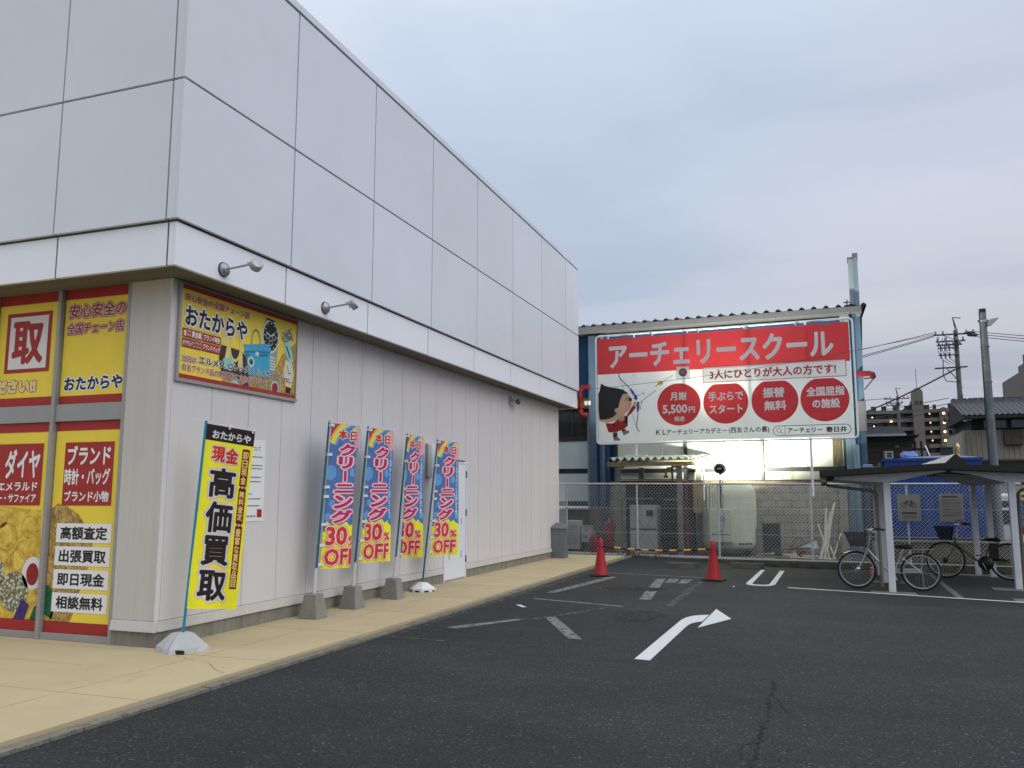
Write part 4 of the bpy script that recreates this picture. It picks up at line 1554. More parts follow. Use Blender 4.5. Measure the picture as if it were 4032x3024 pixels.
sf = thing("side_fence", "short chain link return between the shop corner and the back fence", "fence", (-6.34, 20.2, 0), R(90))
wire_mesh(1.27, .06, 1.80).build("wire_mesh", sf)
for nm, z in (("top_rail", 1.83), ("bottom_rail", .06)):
    m = MB()
    m.tube([(0, 0, z), (1.28, 0, z)], .02, FPOST, 8)
    m.build(nm, sf)
m = MB()
m.tube([(.35, -.03, .0), (.35, -.03, 1.0)], .022, FPOST, 10)
m.build("post", sf)
m = MB()
m.tube([(.35, -.03, .86), (.35, -.03, .95), (.35, -.03, 1.0), (.35, -.03, 1.78)], .03, WHITEPAINT, 12)
m.lathe([(.024, .80), (.058, .93), (.058, 1.78)], WHITEPAINT, 14, c=(.35, -.03, 0))
m.build("post_sleeve", sf)

# ------------------------------------------------------------------ archery banner sign on its pipe frame
def vinyl(n, col, tr=.40):
    return M(n, col, .55, .025, 2.5, trans=tr, bump=.06, bscale=3)


VW = vinyl("vinyl_white", (.86, .86, .845))
VR = vinyl("vinyl_red", C(204, 62, 66, 1.0), .36)
VI = vinyl("vinyl_black", (.012, .012, .013), .0)
VG = vinyl("vinyl_grey", (.03, .03, .033), .0)
VSK = vinyl("vinyl_skin", C(222, 182, 158, .9))
VCO = vinyl("vinyl_coat_red", C(165, 40, 42, .95), .3)
VBL = vinyl("vinyl_blue", C(52, 88, 160), .3)
VSH = vinyl("vinyl_shoe_grey", C(120, 120, 124), .3)
VYE = vinyl("vinyl_gold", C(228, 180, 60), .4)
VGB = vinyl("vinyl_target_grey", C(110, 122, 138), .3)
VPK = vinyl("vinyl_blush", C(218, 170, 185), .4)

FW, FH = 6.29, 2.84
bill = thing("archery_signboard", "big red and white archery school banner on a white pipe frame over the fence", "signboard", BK(.67, -.12, 2.85), YAW)
m = MB()
rr_ = .10


def round_rect(w0, h0, r_, n=5):
    pts = []
    for cx, cz, a0 in ((w0 - r_, h0 - r_, 0), (r_, h0 - r_, 90), (r_, r_, 180), (w0 - r_, r_, 270)):
        for i in range(n + 1):
            a_ = R(a0 + 90 * i / n)
            pts.append((cx + r_ * math.cos(a_), 0.0, cz + r_ * math.sin(a_)))
    return pts


m.tube(round_rect(FW, FH, rr_), .024, WHITEPAINT, 10, closed=True)
m.build("frame", bill)
m = MB()
m.tube([(1.02, .03, 0.0), (1.02, .03, -.30)], .032, WHITEPAINT, 10)
m.box(.72, -.02, -.335, 1.30, .08, -.295, WHITEPAINT)
m.build("leg", bill)
m = MB()
m.tube([(5.24, .03, FH), (5.24, .03, -1.35)], .03, WHITEPAINT, 10)
for z in (-.35, -.5, -.95, -1.2):
    m.tube([(5.24, -.002, z), (5.24, -.012, z)], .012, STEEL, 8)
m.build("leg", bill)
for x in (1.02, 2.4, 3.8):
    m = MB()
    m.tube([(x, .035, 0), (x, .035, FH)], .018, WHITEPAINT, 8)
    m.build("stiffener", bill)
rr = random.Random(5)
m = MB()
for i in range(11):
    x = .22 + i * .585
    m.tube([(x, 0, FH + .01), (x + .015, -.005, FH - .12)], .004, BLACK, 5)
    m.tube([(x + .2, 0, -.01), (x + .19, -.005, .07)], .004, BLACK, 5)
    if i % 2 == 0:
        m.box(x + .10, -.012, FH - .13, x + .135, .012, FH - .02, WHITEPAINT)
for i in range(6):
    z = .2 + i * .45
    m.tube([(0, 0, z), (.07, -.004, z + .02)], .004, BLACK, 5)
    m.tube([(FW, 0, z), (FW - .09, -.004, z + .03)], .004, BLACK, 5)
m.build("lashing", bill)

PW, PH = 6.16, 2.72


def draw_sign(a):
    def X(s_):
        return (s_ - .71) / PW

    def Z(z):
        return (z - 2.88) / PH
    a.rect(0, 0, 1, Z(4.665), VW, 0)
    a.rect(0, Z(4.665), 1, 1, VR, 0)
    # title, one box per sign so that the spacing follows the original
    a.text("アーチェリースクール", X(1.02), Z(4.80), X(6.52), Z(5.455), VW, 1, .035)
    # target
    a.rect(X(2.77), Z(4.44), X(3.11), Z(4.765), VW, 1)
    a.ring(X(2.77), Z(4.44), X(3.11), Z(4.765), .008, VGB, 2)
    for r_, mm in ((.105, VI), (.088, VGB), (.05, VR), (.025, VYE)):
        a.ell(X(2.94), Z(4.605), r_, r_, mm, 2 + (r_ < .1) + (r_ < .06) + (r_ < .03))
    # boxed line
    a.rect(X(3.43), Z(4.31), X(6.775), Z(4.72), VW, 1)
    a.ring(X(3.43), Z(4.31), X(6.775), Z(4.72), .016, VR, 2)
    a.text("3人にひとりが大人の方です!", X(3.60), Z(4.385), X(6.55), Z(4.625), VR, 2, .03)
    # four red discs, three of them trimmed flat by the boxed line
    for cx, cz, cut in ((2.815, 3.80, .53), (3.97, 3.81, .455), (5.13, 3.80, .475), (6.265, 3.79, .49)):
        a.ell(X(cx), Z(cz), .545, .535, VR, 1, 48, cut)
    a.text("月謝", X(2.60), Z(3.90), X(3.02), Z(4.12), VW, 2, .03)
    a.text("5,500", X(2.40), Z(3.545), X(3.03), Z(3.80), VW, 2, .035)
    a.text("円", X(3.06), Z(3.575), X(3.22), Z(3.73), VW, 2, .03)
    a.text("隔週", X(2.70), Z(3.37), X(2.95), Z(3.49), VW, 2, .02)
    a.text("手ぶらで", X(3.55), Z(3.84), X(4.40), Z(4.08), VW, 2, .035)
    a.text("スタート", X(3.57), Z(3.53), X(4.38), Z(3.755), VW, 2, .035)
    a.text("振替", X(4.86), Z(3.87), X(5.37), Z(4.12), VW, 2, .035)
    a.text("無料", X(4.88), Z(3.56), X(5.40), Z(3.80), VW, 2, .035)
    a.text("全国屈指", X(5.86), Z(3.86), X(6.71), Z(4.09), VW, 2, .035)
    a.text("の施設", X(5.98), Z(3.57), X(6.60), Z(3.80), VW, 2, .035)
    # bottom line and search box
    a.text("ＫＬ", X(2.22), Z(3.045), X(2.47), Z(3.175), VI, 1, .03)
    a.text("アーチェリーアカデミー", X(2.49), Z(3.04), X(3.98), Z(3.18), VG, 1, .022)
    a.text("(西友さんの裏)", X(4.02), Z(3.02), X(4.98), Z(3.19), VG, 1, .018)
    x0, x1, z0, z1, rad = X(5.07), X(6.81), Z(2.945), Z(3.185), .11
    out_, inn = [], []
    for tt, lst in ((0, out_), (.014, inn)):
        for cx, cz, a0 in ((x1 * PW - rad, z1 * PH - rad, 0), (x0 * PW + rad, z1 * PH - rad, 90), (x0 * PW + rad, z0 * PH + rad, 180), (x1 * PW - rad, z0 * PH + rad, 270)):
            for i in range(7):
                q = R(a0 + 15 * i)
                lst.append(((cx + (rad - tt) * math.cos(q)) / PW, (cz + (rad - tt) * math.sin(q)) / PH))
    n = len(out_)
    for i in range(n):
        j = (i + 1) % n
        a.poly([out_[i], out_[j], inn[j], inn[i]], VI, 1)
    a.rect(X(5.335), Z(2.945), X(5.345), Z(3.185), VI, 1)
    a.annulus(X(5.20), Z(3.075), .045, .056, VG, 1)
    a.line([(X(5.235), Z(3.04)), (X(5.29), Z(2.985))], .012, VG, 1)
    a.text("アーチェリー", X(5.40), Z(3.005), X(6.18), Z(3.125), VI, 1, .03)
    a.text("春日井", X(6.26), Z(2.995), X(6.72), Z(3.135), VI, 1, .03)
    # plain figure of a child drawing a bow
    def P(lst):
        return [(X(.71 + px / 1843 * 1.0 * 2.61 - .26 * 1), Z(0)) for px, _ in lst]

    def Q(px, py):
        """pixel of the enlarged study -> sign coordinates"""
        # study: x 200..1060 -> s .72..2.26 ; y 440..1450 -> z 4.70..2.92
        return (X(.72 + (px - 203) * (2.25 - .72) / (1060 - 203)), Z(4.70 - (py - 430) * (4.70 - 2.93) / (1445 - 430)))
    q = lambda l_: [Q(*v) for v in l_]
    a.poly(q([(245, 585), (300, 620), (380, 648), (480, 665), (570, 690), (640, 740), (690, 820), (705, 890), (690, 960), (650, 1020), (560, 1090), (450, 1150), (330, 1180), (215, 1150), (205, 1000), (205, 740), (230, 680)]), VSK, 1)
    a.poly(q([(245, 585), (300, 620), (380, 648), (480, 665), (570, 690), (650, 755), (575, 755), (535, 830), (515, 900), (500, 960), (455, 975), (445, 1010), (480, 1040), (430, 1090), (360, 1120), (280, 1130), (215, 1125), (205, 1000), (205, 740), (230, 680)]), VI, 2)
    a.ell(*Q(475, 1000), .055, .055, VSK, 3)
    a.ell(*Q(678, 845), .046, .048, VI, 3)
    a.line(q([(588, 858), (665, 805)]), .014, VI, 3)
    a.line(q([(672, 925), (690, 905)]), .012, VCO, 3)
    a.ell(*Q(635, 965), .06, .05, VPK, 2)
    # coat, arm, hands
    a.poly(q([(305, 1185), (420, 1190), (500, 1120), (600, 1075), (640, 1100), (635, 1235), (560, 1290), (450, 1325), (350, 1320), (330, 1260)]), VCO, 2)
    a.poly(q([(620, 1080), (700, 960), (720, 925), (765, 965), (700, 1040), (635, 1100)]), VCO, 3)
    a.line(q([(345, 1295), (450, 1285), (560, 1250), (630, 1205)]), .012, VI, 3)
    a.poly(q([(420, 1180), (405, 1205), (430, 1235), (500, 1238), (495, 1225), (440, 1215)]), VI, 3)
    a.ell(*Q(545, 1115), .085, .085, VSK, 4)
    a.poly(q([(600, 1100), (635, 1095), (635, 1200), (585, 1195)]), VI, 3)
    a.ell(*Q(752, 915), .055, .07, VSK, 4)
    a.poly(q([(415, 1328), (480, 1325), (480, 1395), (415, 1400)]), VG, 2)
    a.poly(q([(540, 1290), (600, 1275), (610, 1310), (555, 1325)]), VG, 2)
    a.poly(q([(420, 1395), (480, 1395), (522, 1425), (518, 1448), (425, 1448)]), VSH, 3)
    a.poly(q([(550, 1320), (620, 1300), (662, 1310), (655, 1335), (575, 1375)]), VSH, 3)
    # bow, string, stabilisers, arrow in flight
    a.line(q([(520, 440), (518, 490), (540, 530), (610, 605), (690, 690)]), .020, VI, 4)
    a.line(q([(790, 1040), (785, 1120), (765, 1220), (775, 1290), (810, 1325)]), .020, VI, 4)
    a.line(q([(525, 500), (765, 1260)]), .006, VG, 4)
    a.poly(q([(675, 690), (700, 685), (735, 730), (750, 770), (780, 790), (790, 840), (765, 860), (740, 840), (735, 790), (700, 750)]), VBL, 5)
    a.poly(q([(785, 880), (810, 885), (815, 970), (800, 1035), (775, 1030), (772, 950)]), VBL, 5)
    a.line(q([(785, 795), (880, 755)]), .010, VI, 4)
    a.line(q([(865, 735), (888, 780)]), .010, VI, 4)
    a.line(q([(815, 900), (1055, 728)]), .012, VI, 4)
    a.line(q([(850, 875), (825, 1000)]), .010, VI, 4)
    a.line(q([(1050, 665), (1100, 630), (1300, 518)]), .010, VI, 3)
    a.ell(*Q(1122, 622), .075, .055, VYE, 2)
    a.line(q([(1050, 668), (1090, 640)]), .028, VYE, 2)


a = Art(PW, PH, step=.0018)
# the cloth is laced at its edge and sags a little between the ties
draw_sign(a)
a.split([PW * i / 60 for i in range(1, 60)], [PH * i / 26 for i in range(1, 26)])
pn = a.build("vinyl_panel", bill, lambda u, v, l: (.045 + u, -.022 - l - .007 * math.sin(u * 5.3 + v * 1.3) * math.sin(math.pi * v / PH), .03 + v + .012 * math.sin(u * 10.8) * (v / PH > .96)))

# cable crossing in front of the banner
cb = MB()
P0, P1 = Vector(BK(-.30, -.45, 4.22)), Vector(BK(8.6, -1.2, 4.98))
cb.tube([P0 + (P1 - P0) * (i / 24) + Vector((0, 0, -.16 * math.sin(math.pi * i / 24))) for i in range(25)], .005, BLACK, 5)
tag(cb.build("power_cable"), "thin black cable stretched across the front of the archery banner", "cable")

# ------------------------------------------------------------------ floodlight on the fence post
fl = thing("floodlight", "round black floodlight on a pole of the back fence, lit toward the hall", "floodlight", BK(3.75, .06, 1.8), YAW)
m = MB()
m.tube([(0, 0, -.6), (0, 0, .32)], .018, BLACK, 10)
m.build("pole", fl)
tl = Matrix.Translation((0, .03, .39)) @ Matrix.Rotation(R(18), 4, 'X')
m = MB()
m.lathe([(.0, -.085), (.055, -.085), (.06, -.05), (.118, -.035), (.122, 0.01), (.112, .02), (.11, .012), (0, .012)], BLACK, 32, 'Y', mat4=tl)
for i in range(36):
    q = 2 * math.pi * i / 36
    p_, p2 = tl @ Vector((.105 * math.cos(q), -.045, .105 * math.sin(q))), tl @ Vector((.142 * math.cos(q), -.02, .142 * math.sin(q)))
    m.bar(p_, p2, .007, .03, STEEL)
m.build("housing", fl)
m = MB()
m.tube([tl @ Vector((.143 * math.cos(2 * math.pi * i / 32), -.015, .143 * math.sin(2 * math.pi * i / 32))) for i in range(32)], .007, STEEL, 6, closed=True)
m.build("rim", fl)
m = MB()
m.lathe([(0.0, .0135), (.108, .0135)], EM("floodlight_glow", (1.0, .97, .85), 40), 28, 'Y', mat4=tl)
m.build("lens", fl)
m = MB()
m.box(-.045, -.09, .36, .045, -.05, .40, GREYPAINT)
m.build("driver_box", fl)
m = MB()
m.tube([(.03, -.02, .30), (.06, -.03, .05), (.03, -.03, -.15), (.07, -.035, -.35), (.04, -.03, -.6), (.06, -.03, -.9), (.03, -.03, -1.15), (.02, -.03, -1.5)], .008, BLACK, 6)
m.build("lead", fl)
sp_l = bpy.data.lights.new("floodlight_beam", 'SPOT')
sp_l.energy = 3400
sp_l.spot_size = R(126)
sp_l.spot_blend = .45
sp_l.shadow_soft_size = .09
sp_l.color = (1.0, .975, .76)
so = bpy.data.objects.new("floodlight_beam", sp_l)
COL.objects.link(so)
so.location = Vector(BK(3.75, .06, 1.8)) + Vector((0, .27, .45))
so.rotation_euler = (R(90 + 49), 0, YAW)

# ------------------------------------------------------------------ archery hall (blue building)
HB = M("hall_blue_paint", C(36, 84, 138, .62), .55, .12, 2.0, streak=.25)
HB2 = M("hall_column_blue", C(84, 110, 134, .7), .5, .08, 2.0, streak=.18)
HB3 = M("hall_lit_pale_blue", C(124, 150, 166, .85), .5, .08, 2.0, streak=.18)  # right column's lit left side put into the colour; also the pale downpipe
HYEL = M("hall_yellow_band", C(196, 160, 62, .8), .6, .08, 2.5, streak=.2)
HGUT = M("gutter_grey", C(144, 146, 152, .5), .45, .06, 3, metal=.2, streak=.12)
PANE = M("obscure_pane", C(196, 205, 196, .95), .35, .05, 1.2, streak=.05)
PANEB = M("blue_grey_panel", C(186, 202, 204, 1.0), .4, .06, 2, streak=.1)
HFRAME = M("dark_window_frame", (.025, .027, .03), .5, .15, 5)
BEIGEF = M("beige_mullion", C(190, 178, 150, .85), .55, .1, 4, dirt=(C(150, 110, 70, .7), 6, .62))
BLOCK = None


def block_mat():
    m_ = bpy.data.materials.new("concrete_blockwork")
    m_.use_nodes = True
    t = m_.node_tree
    p = t.nodes["Principled BSDF"]
    p.inputs["Roughness"].default_value = .9
    co = N(t, "ShaderNodeTexCoord")
    mp_ = N(t, "ShaderNodeMapping")
    mp_.inputs["Rotation"].default_value = (R(90), 0, 0)
    t.links.new(co.outputs["Object"], mp_.inputs[0])
    b = N(t, "ShaderNodeTexBrick", Scale=1.0)
    b.inputs["Brick Width"].default_value = .40
    b.inputs["Row Height"].default_value = .20
    b.inputs["Mortar Size"].default_value = .006
    b.inputs["Color1"].default_value = (*C(176, 173, 160, .85), 1)
    b.inputs["Color2"].default_value = (*C(160, 157, 146, .85), 1)
    b.inputs["Mortar"].default_value = (*C(110, 105, 92, .7), 1)
    t.links.new(mp_.outputs[0], b.inputs["Vector"])
    n_ = N(t, "ShaderNodeTexNoise", Scale=3.0, Detail=8.0, Roughness=.7)
    t.links.new(co.outputs["Object"], n_.inputs["Vector"])
    r_ = ramp(t, [(.3, (.7, .68, .64)), (.65, (1.1, 1.1, 1.1))])
    t.links.new(n_.outputs["Fac"], r_.inputs[0])
    x = N(t, "ShaderNodeMixRGB", _blend_type='MULTIPLY')
    x.inputs[0].default_value = 1
    t.links.new(b.outputs["Color"], x.inputs[1])
    t.links.new(r_.outputs[0], x.inputs[2])
    t.links.new(x.outputs[0], p.inputs["Base Color"])
    bp = N(t, "ShaderNodeBump", Strength=.5, Distance=.01)
    t.links.new(b.outputs["Fac"], bp.inputs["Height"])
    bp.invert = True
    t.links.new(bp.outputs[0], p.inputs["Normal"])
    return m_


BLOCK = block_mat()
hall = thing("archery_hall", "blue steel framed hall with corrugated roof and glazed bays behind the archery banner", "building", BK(0, 3, 0), YAW)
# local axes: x along the front, y into the building, z up
m = MB()
m.box(-3.2, .18, -.4, 7.18, 16, 6.36, HB)
m.build("wall", hall)
m = MB()
m.box(-2.6, .02, 4.45, -.425, .17, 6.3, HB)
m.box(.145, .02, 4.45, 6.62, .17, 6.3, HB)
m.build("upper_panel", hall)
m = MB()
m.box(-2.6, -.04, 4.13, -.44, .17, 4.45, HYEL)
m.build("yellow_band", hall)
for x0, x1 in ((-2.6, -1.0), (-.985, -.44)):
    m = MB()
    m.box(x0, .10, 3.16, x1, .14, 4.13, GLASSDK)
    wn = m.build("window", hall)
    m = MB()
    m.box(x0, .04, 4.03, x1, .12, 4.129, HFRAME)
    m.box(x1 - .07, .05, 3.29, x1, .13, 4.03, HFRAME)
    m.box(x0, .04, 3.155, x1, .12, 3.29, HFRAME)
    m.build("frame", wn)
for z0, z1 in ((2.33, 3.155), (1.36, 2.18)):
    m = MB()
    m.box(-2.6, .06, z0, -.44, .17, z1, PANEB)
    m.build("infill_panel", hall)
for z0, z1 in ((2.18, 2.33), (1.23, 1.36)):
    m = MB()
    m.box(-2.6, .09, z0, -.44, .17, z1, HFRAME)
    m.build("dark_band", hall)
m = MB()
m.tube([(-2.6, -.02, 1.16), (-.5, -.02, 1.16)], .055, WHITEPAINT, 12)
m.build("pipe", hall)
m = MB()
m.box(-2.6, .05, -.4, .14, .17, 1.23, M("rubble_wall", C(110, 105, 92, .7), .95, .35, 7, bump=.6, bscale=25, speck=.3))
m.build("lower_wall", hall)
# columns
m = MB()
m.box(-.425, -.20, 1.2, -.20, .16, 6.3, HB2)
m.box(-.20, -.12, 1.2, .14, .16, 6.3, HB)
m.box(-.425, -.20, -.4, .14, .16, 1.2, M("column_foot_grey", C(120, 118, 112, .75), .8, .15, 3, streak=.3))
m.build("column", hall)
m = MB()
m.tube([(-.03, -.18, 6.3), (-.03, -.18, -.1)], .075, HB2, 12)
for z in (1.1, 2.0, 2.45, 3.0):
    m.tube([(-.03, -.18, z), (-.03, -.18, z + .02)], .08, HB2, 12)
m.build("downpipe", hall)
m = MB()
m.tube([(-.47, -.06, 3.92), (-.47, -.06, 1.2)], .055, M("stand_pipe_grey", C(150, 150, 146, .8), .6, .1, 4, streak=.2), 10)
m.build("standpipe", hall)
m = MB()
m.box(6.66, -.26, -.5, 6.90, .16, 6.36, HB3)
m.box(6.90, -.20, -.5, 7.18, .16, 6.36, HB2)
m.build("column", hall)
m = MB()
m.box(7.0, -.202, -.5, 7.04, -.198, 6.3, HB)
m.build("column_seam", hall)
m = MB()
m.tube([(6.91, -.30, 2.85), (6.93, -.30, -.3)], .075, HB3, 12)
m.build("downpipe", hall)
m = MB()
m.box(6.99, -.33, 3.2, 7.20, -.203, 4.0, HGUT)
m.build("junction_box", hall, bevel=.01)
# window band behind the floodlight
xs_ = [.33, 2.37, 3.42, 4.48, 6.62]
for i, (x0, x1) in enumerate(zip(xs_[:-1], xs_[1:])):
    for z0, z1 in ((2.30, 4.3), (1.96, 2.18)):
        m = MB()
        m.box(x0 + .03, .10, z0, x1 - .03, .13, z1, PANE)
        m.build("pane", hall)
m = MB()
m.box(.33, .02, 2.18, 6.66, .14, 2.30, HFRAME)
m.box(.28, .02, 1.955, .36, .14, 4.44, HFRAME)
m.box(.28, .02, 4.3, 6.66, .15, 4.44, HFRAME)
for x in (2.37, 4.48):
    m.box(x - .045, .02, 2.30, x + .045, .15, 4.3, HFRAME)
    m.box(x - .045, .02, 1.955, x + .045, .15, 2.18, HFRAME)
m.box(6.59, .02, 1.955, 6.655, .15, 4.3, HFRAME)
m.build("window_frame", hall)
for z0, z1 in ((2.302, 4.3), (1.955, 2.178)):
    m = MB()
    m.box(3.40, .05, z0, 3.48, .15, z1, BEIGEF)
    m.build("mullion", hall)
    m = MB()
    m.box(5.22, .09, z0, 5.29, .0985, z1, BEIGEF)
    m.build("mullion", hall)
TAPE = M("brace_tape", C(228, 226, 205), .5, .05, 4)
for p0, p1, w_ in (((5.27, .09, 3.0), (4.98, .09, 1.98), .03), ((5.27, .085, 3.0), (5.66, .085, 2.30), .05), ((1.72, .09, 2.9), (1.62, .09, 2.31), .03)):
    m = MB()
    m.bar(p0, p1, w_, .008, TAPE)
    m.build("brace", hall)
CURT = M("curtain_olive", C(120, 112, 88, .8), .8, .15, 6)
m = MB()
for i in range(7):
    m.tube([(6.33 + i * .035, .085, 2.31), (6.33 + i * .035, .085, 4.29)], .016, CURT, 6)
m.build("curtain", hall)
# block wall below the glass, with a rusted flashing
m = MB()
m.box(.14, -.02, -.4, 6.655, .15, 1.925, BLOCK)
m.build("block_wall", hall)
m = MB()
m.box(.14, -.06, 1.925, 6.655, .15, 1.953, M("rusty_flashing", C(128, 92, 68, .75), .8, .3, 9, dirt=(C(90, 50, 30, .8), 7, .5)))
m.build("flashing", hall)
m = MB()
m.box(6.44, -.45, -.4, 6.64, -.022, 1.86, CONC)
m.build("pier", hall, bevel=.01)
# eaves gutter and corrugated roof edge
m = MB()
m.prism([(-.46, 6.38), (-.46, 6.53), (-.30, 6.53), (-.30, 6.50), (.17, 6.50), (.17, 6.40), (-.30, 6.36)], lambda a_, c_, t_: (t_, a_, c_), -3.2, 7.22, HGUT)
for x in (-1.5, .6, 2.8, 5.0):
    m.box(x, -.464, 6.37, x + .05, -.30, 6.535, HGUT)
m.build("gutter", hall)
m = MB()
n = 10.4 / .312
vsr, fsr = [], []
prof = []
x = -3.2
while x < 7.2:
    prof += [(x, 6.56), (x + .10, 6.56), (x + .14, 6.62), (x + .22, 6.62), (x + .26, 6.56)]
    x += .312
for yy, dz in ((-.36, 0), (8.0, 1.3), (16, 0)):
    vsr += [(px, yy, pz + dz) for px, pz in prof]
k = len(prof)
m.add(vsr, [(j * k + i, j * k + i + 1, (j + 1) * k + i + 1, (j + 1) * k + i) for j in range(2) for i in range(k - 1)], M("roof_sheet", (.10, .105, .11), .5, .15, 3, metal=.2))
vsr = [(px, -.355, pz) for px, pz in prof] + [(px, -.355, 6.545) for px, pz in prof]
m.add(vsr, [(i, i + 1, k + i + 1, k + i) for i in range(k - 1)], BLACK)
x = -3.2
while x < 7.1:
    m.tube([(x + .18, -.30, 6.62), (x + .18, -.30, 6.665)], .008, BLACK, 5)
    x += .312
m.build("roof", hall)
# tall duct at the right end of the roof
DUCT = M("duct_grey", C(150, 166, 176, .85), .5, .05, 3, streak=.2)
DUCT2 = M("duct_blue_grey", C(126, 146, 160, .85), .5, .06, 3, streak=.2)
m = MB()
m.box(6.95, -.18, 6.5, 7.08, .25, 7.93, DUCT)
m.box(7.082, -.22, 6.3, 7.19, .25, 7.98, DUCT2)
m.box(6.93, -.20, 7.90, 7.08, .27, 7.95, HGUT)
m.box(7.06, -.25, 7.92, 7.20, .27, 8.04, HGUT)
m.build("duct", hall)
m = MB()
m.box(6.80, -.28, 6.56, 7.09, .1, 6.62, HFRAME)
m.box(6.86, -.10, 6.62, 6.89, -.06, 6.80, HFRAME)
m.box(6.78, -.10, 6.72, 6.95, -.06, 6.745, HFRAME)
m.build("roof_bracket", hall)
REDP = M("red_pipe_paint", C(140, 32, 38, .6), .5, .1, 5, streak=.2)
m = MB()
m.tube([(-.36, -.30, 4.74), (-.62, -.30, 4.74), (-.66, -.30, 4.70), (-.66, -.30, 3.98), (-.62, -.30, 3.92), (-.46, -.22, 3.92)], .075, REDP, 14)
for p_ in ((-.66, -.30, 4.66), (-.66, -.30, 4.02), (-.58, -.30, 4.74)):
    m.lathe([(.085, -.03), (.085, .03)], REDP, 14, 'X' if p_[0] > -.6 else 'Z', c=p_)
m.build("red_pipe", hall)
m = MB()
m.tube([(6.95, -.34, 4.72), (7.32, -.34, 4.72), (7.40, -.30, 4.70), (7.42, -.1, 4.66)], .075, REDP, 14)
m.build("red_pipe", hall)
m = MB()
m.bar((7.19, -.3, 4.30), (7.44, -.3, 4.60), .03, .03, HFRAME)
m.bar((7.19, -.3, 4.60), (7.44, -.3, 4.60), .03, .03, HFRAME)
m.build("pipe_bracket", hall)
m = MB()
m.tube([(-.9, -.40, 4.16), (-.72, -.40, 4.08), (-.5, -.40, 4.10)], .012, BLACK, 6)
m.box(-.47, -.50, 4.18, -.40, -.44, 4.30, WHITEPAINT)
m.box(-.37, -.50, 4.18, -.30, -.44, 4.30, WHITEPAINT)
m.build("cable_clamp", hall)

# weeds rooted along the fence foot: nobody could count the blades
WEED = M("weed_green", (.07, .085, .035), .8, .35, 8)
m = MB()
rr = random.Random(21)
for s0, n, h in ((1.5, 60, .16), (2.1, 40, .10), (.7, 26, .09), (3.4, 30, .09), (4.9, 36, .08), (6.0, 50, .13), (8.9, 40, .10), (9.6, 40, .14)):
    for k in range(n):
        s_, d_ = s0 + rr.gauss(0, .22), rr.uniform(-.10, -.08)
        x, y, _ = BK(s_, d_)
        z0 = max(gz(x, y), -.17)
        a_ = rr.uniform(0, 6.283)
        hh = h * rr.uniform(.4, 1.2)
        lx, ly = rr.uniform(-.08, .08), rr.uniform(-.08, .03)
        wx, wy = .006 * math.cos(a_), .006 * math.sin(a_)
        m.add([(x - wx, y - wy, z0 - .01), (x + wx, y + wy, z0 - .01), (x + lx * .5 + wx * .6, y + ly * .5, z0 + hh * .7), (x + lx, y + ly, z0 + hh)], [(0, 1, 2), (0, 2, 3)], WEED)
o = m.build("weeds")
tag(o, "thin weeds growing along the foot of the back fence", "weeds", kind="stuff")
# ------------------------------------------------------------------ yard between fence and hall
ZINC = M("zinc_corrugated", C(126, 142, 140, .8), .5, .12, 5, metal=.3, streak=.25)
WOOD = M("weathered_timber", C(150, 138, 112, .8), .85, .2, 6, streak=.25)
RUST = M("rusty_iron", C(120, 58, 36, .75), .85, .35, 10, bump=.3)
YPOST = M("yard_post_grey", C(128, 128, 120, .75), .6, .12, 5, streak=.3)

shed = thing("lean_to", "small open shelter with a corrugated roof over a white cabinet behind the fence", "shelter", BK(.7, 1.0, 0), YAW)
m = MB()
n = 12
pr = []
for i in range(n * 6 + 1):
    pr.append((-.02 + 2.46 * i / (n * 6), .05 * math.sin(2 * math.pi * i / 6)))
k = len(pr)
vs = []
for t_ in (0, .02):
    vs += [(x, -.12, 2.475 + z + t_) for x, z in pr] + [(x + .10, 1.5, 2.60 + z + t_) for x, z in pr]
fs = [(i, i + 1, k + i + 1, k + i) for i in range(k - 1)]
fs += [(2 * k + i, 3 * k + i, 3 * k + i + 1, 2 * k + i + 1) for i in range(k - 1)]
fs += [(i, 2 * k + i, 2 * k + i + 1, i + 1) for i in range(k - 1)]
m.add(vs, fs, ZINC)
m.build("roof", shed)
m = MB()
m.box(-.04, -.10, 2.30, 2.30, -.03, 2.41, WOOD)
m.box(-.04, 1.35, 2.40, 2.50, 1.42, 2.50, WOOD)
m.box(-.05, -.12, 2.30, .03, 1.4, 2.43, WOOD)
m.box(2.2, -.16, 2.36, 2.52, -.06, 2.44, WOOD)
m.build("beam", shed)
for x, y in ((.21, 0), (1.87, 0), (.55, 1.3), (2.15, 1.3)):
    m = MB()
    m.box(x - .07, y - .05, -.05, x + .07, y + .05, 2.30, YPOST)
    m.build("post", shed)
m = MB()
m.box(.10, 1.25, -.05, 2.05, 1.28, 1.88, M("shed_shade_dark", (.03, .032, .03), .8, .3, 5))  # dark sheet added in place of the shade under the roof
m.build("shade_board", shed)
m = MB()
m.box(.15, -.03, 1.86, 2.0, .03, 1.90, RUST)
m.box(.15, -.03, 1.93, 2.0, .0, 1.96, YPOST)
m.box(2.02, -.05, .0, 2.07, .0, 1.9, RUST)
m.build("iron_rail", shed)
m = MB()
m.tube([(.30, .05, 0), (.30, .05, 1.40), (.34, .05, 1.44), (1.15, .05, 1.44)], .022, YPOST, 8)
m.tube([(1.42, .05, 1.42), (1.84, .05, 1.42), (1.90, .05, 1.36), (1.90, .05, 0)], .022, YPOST, 8)
m.build("pipe_frame", shed)
VALVE = M("valve_brass", C(176, 150, 96, .7), .5, .2, 8, metal=.3)
m = MB()
m.tube([(1.45, .3, 2.0), (1.45, .3, 2.20), (1.50, .3, 2.25), (1.62, .3, 2.25)], .032, VALVE, 10)
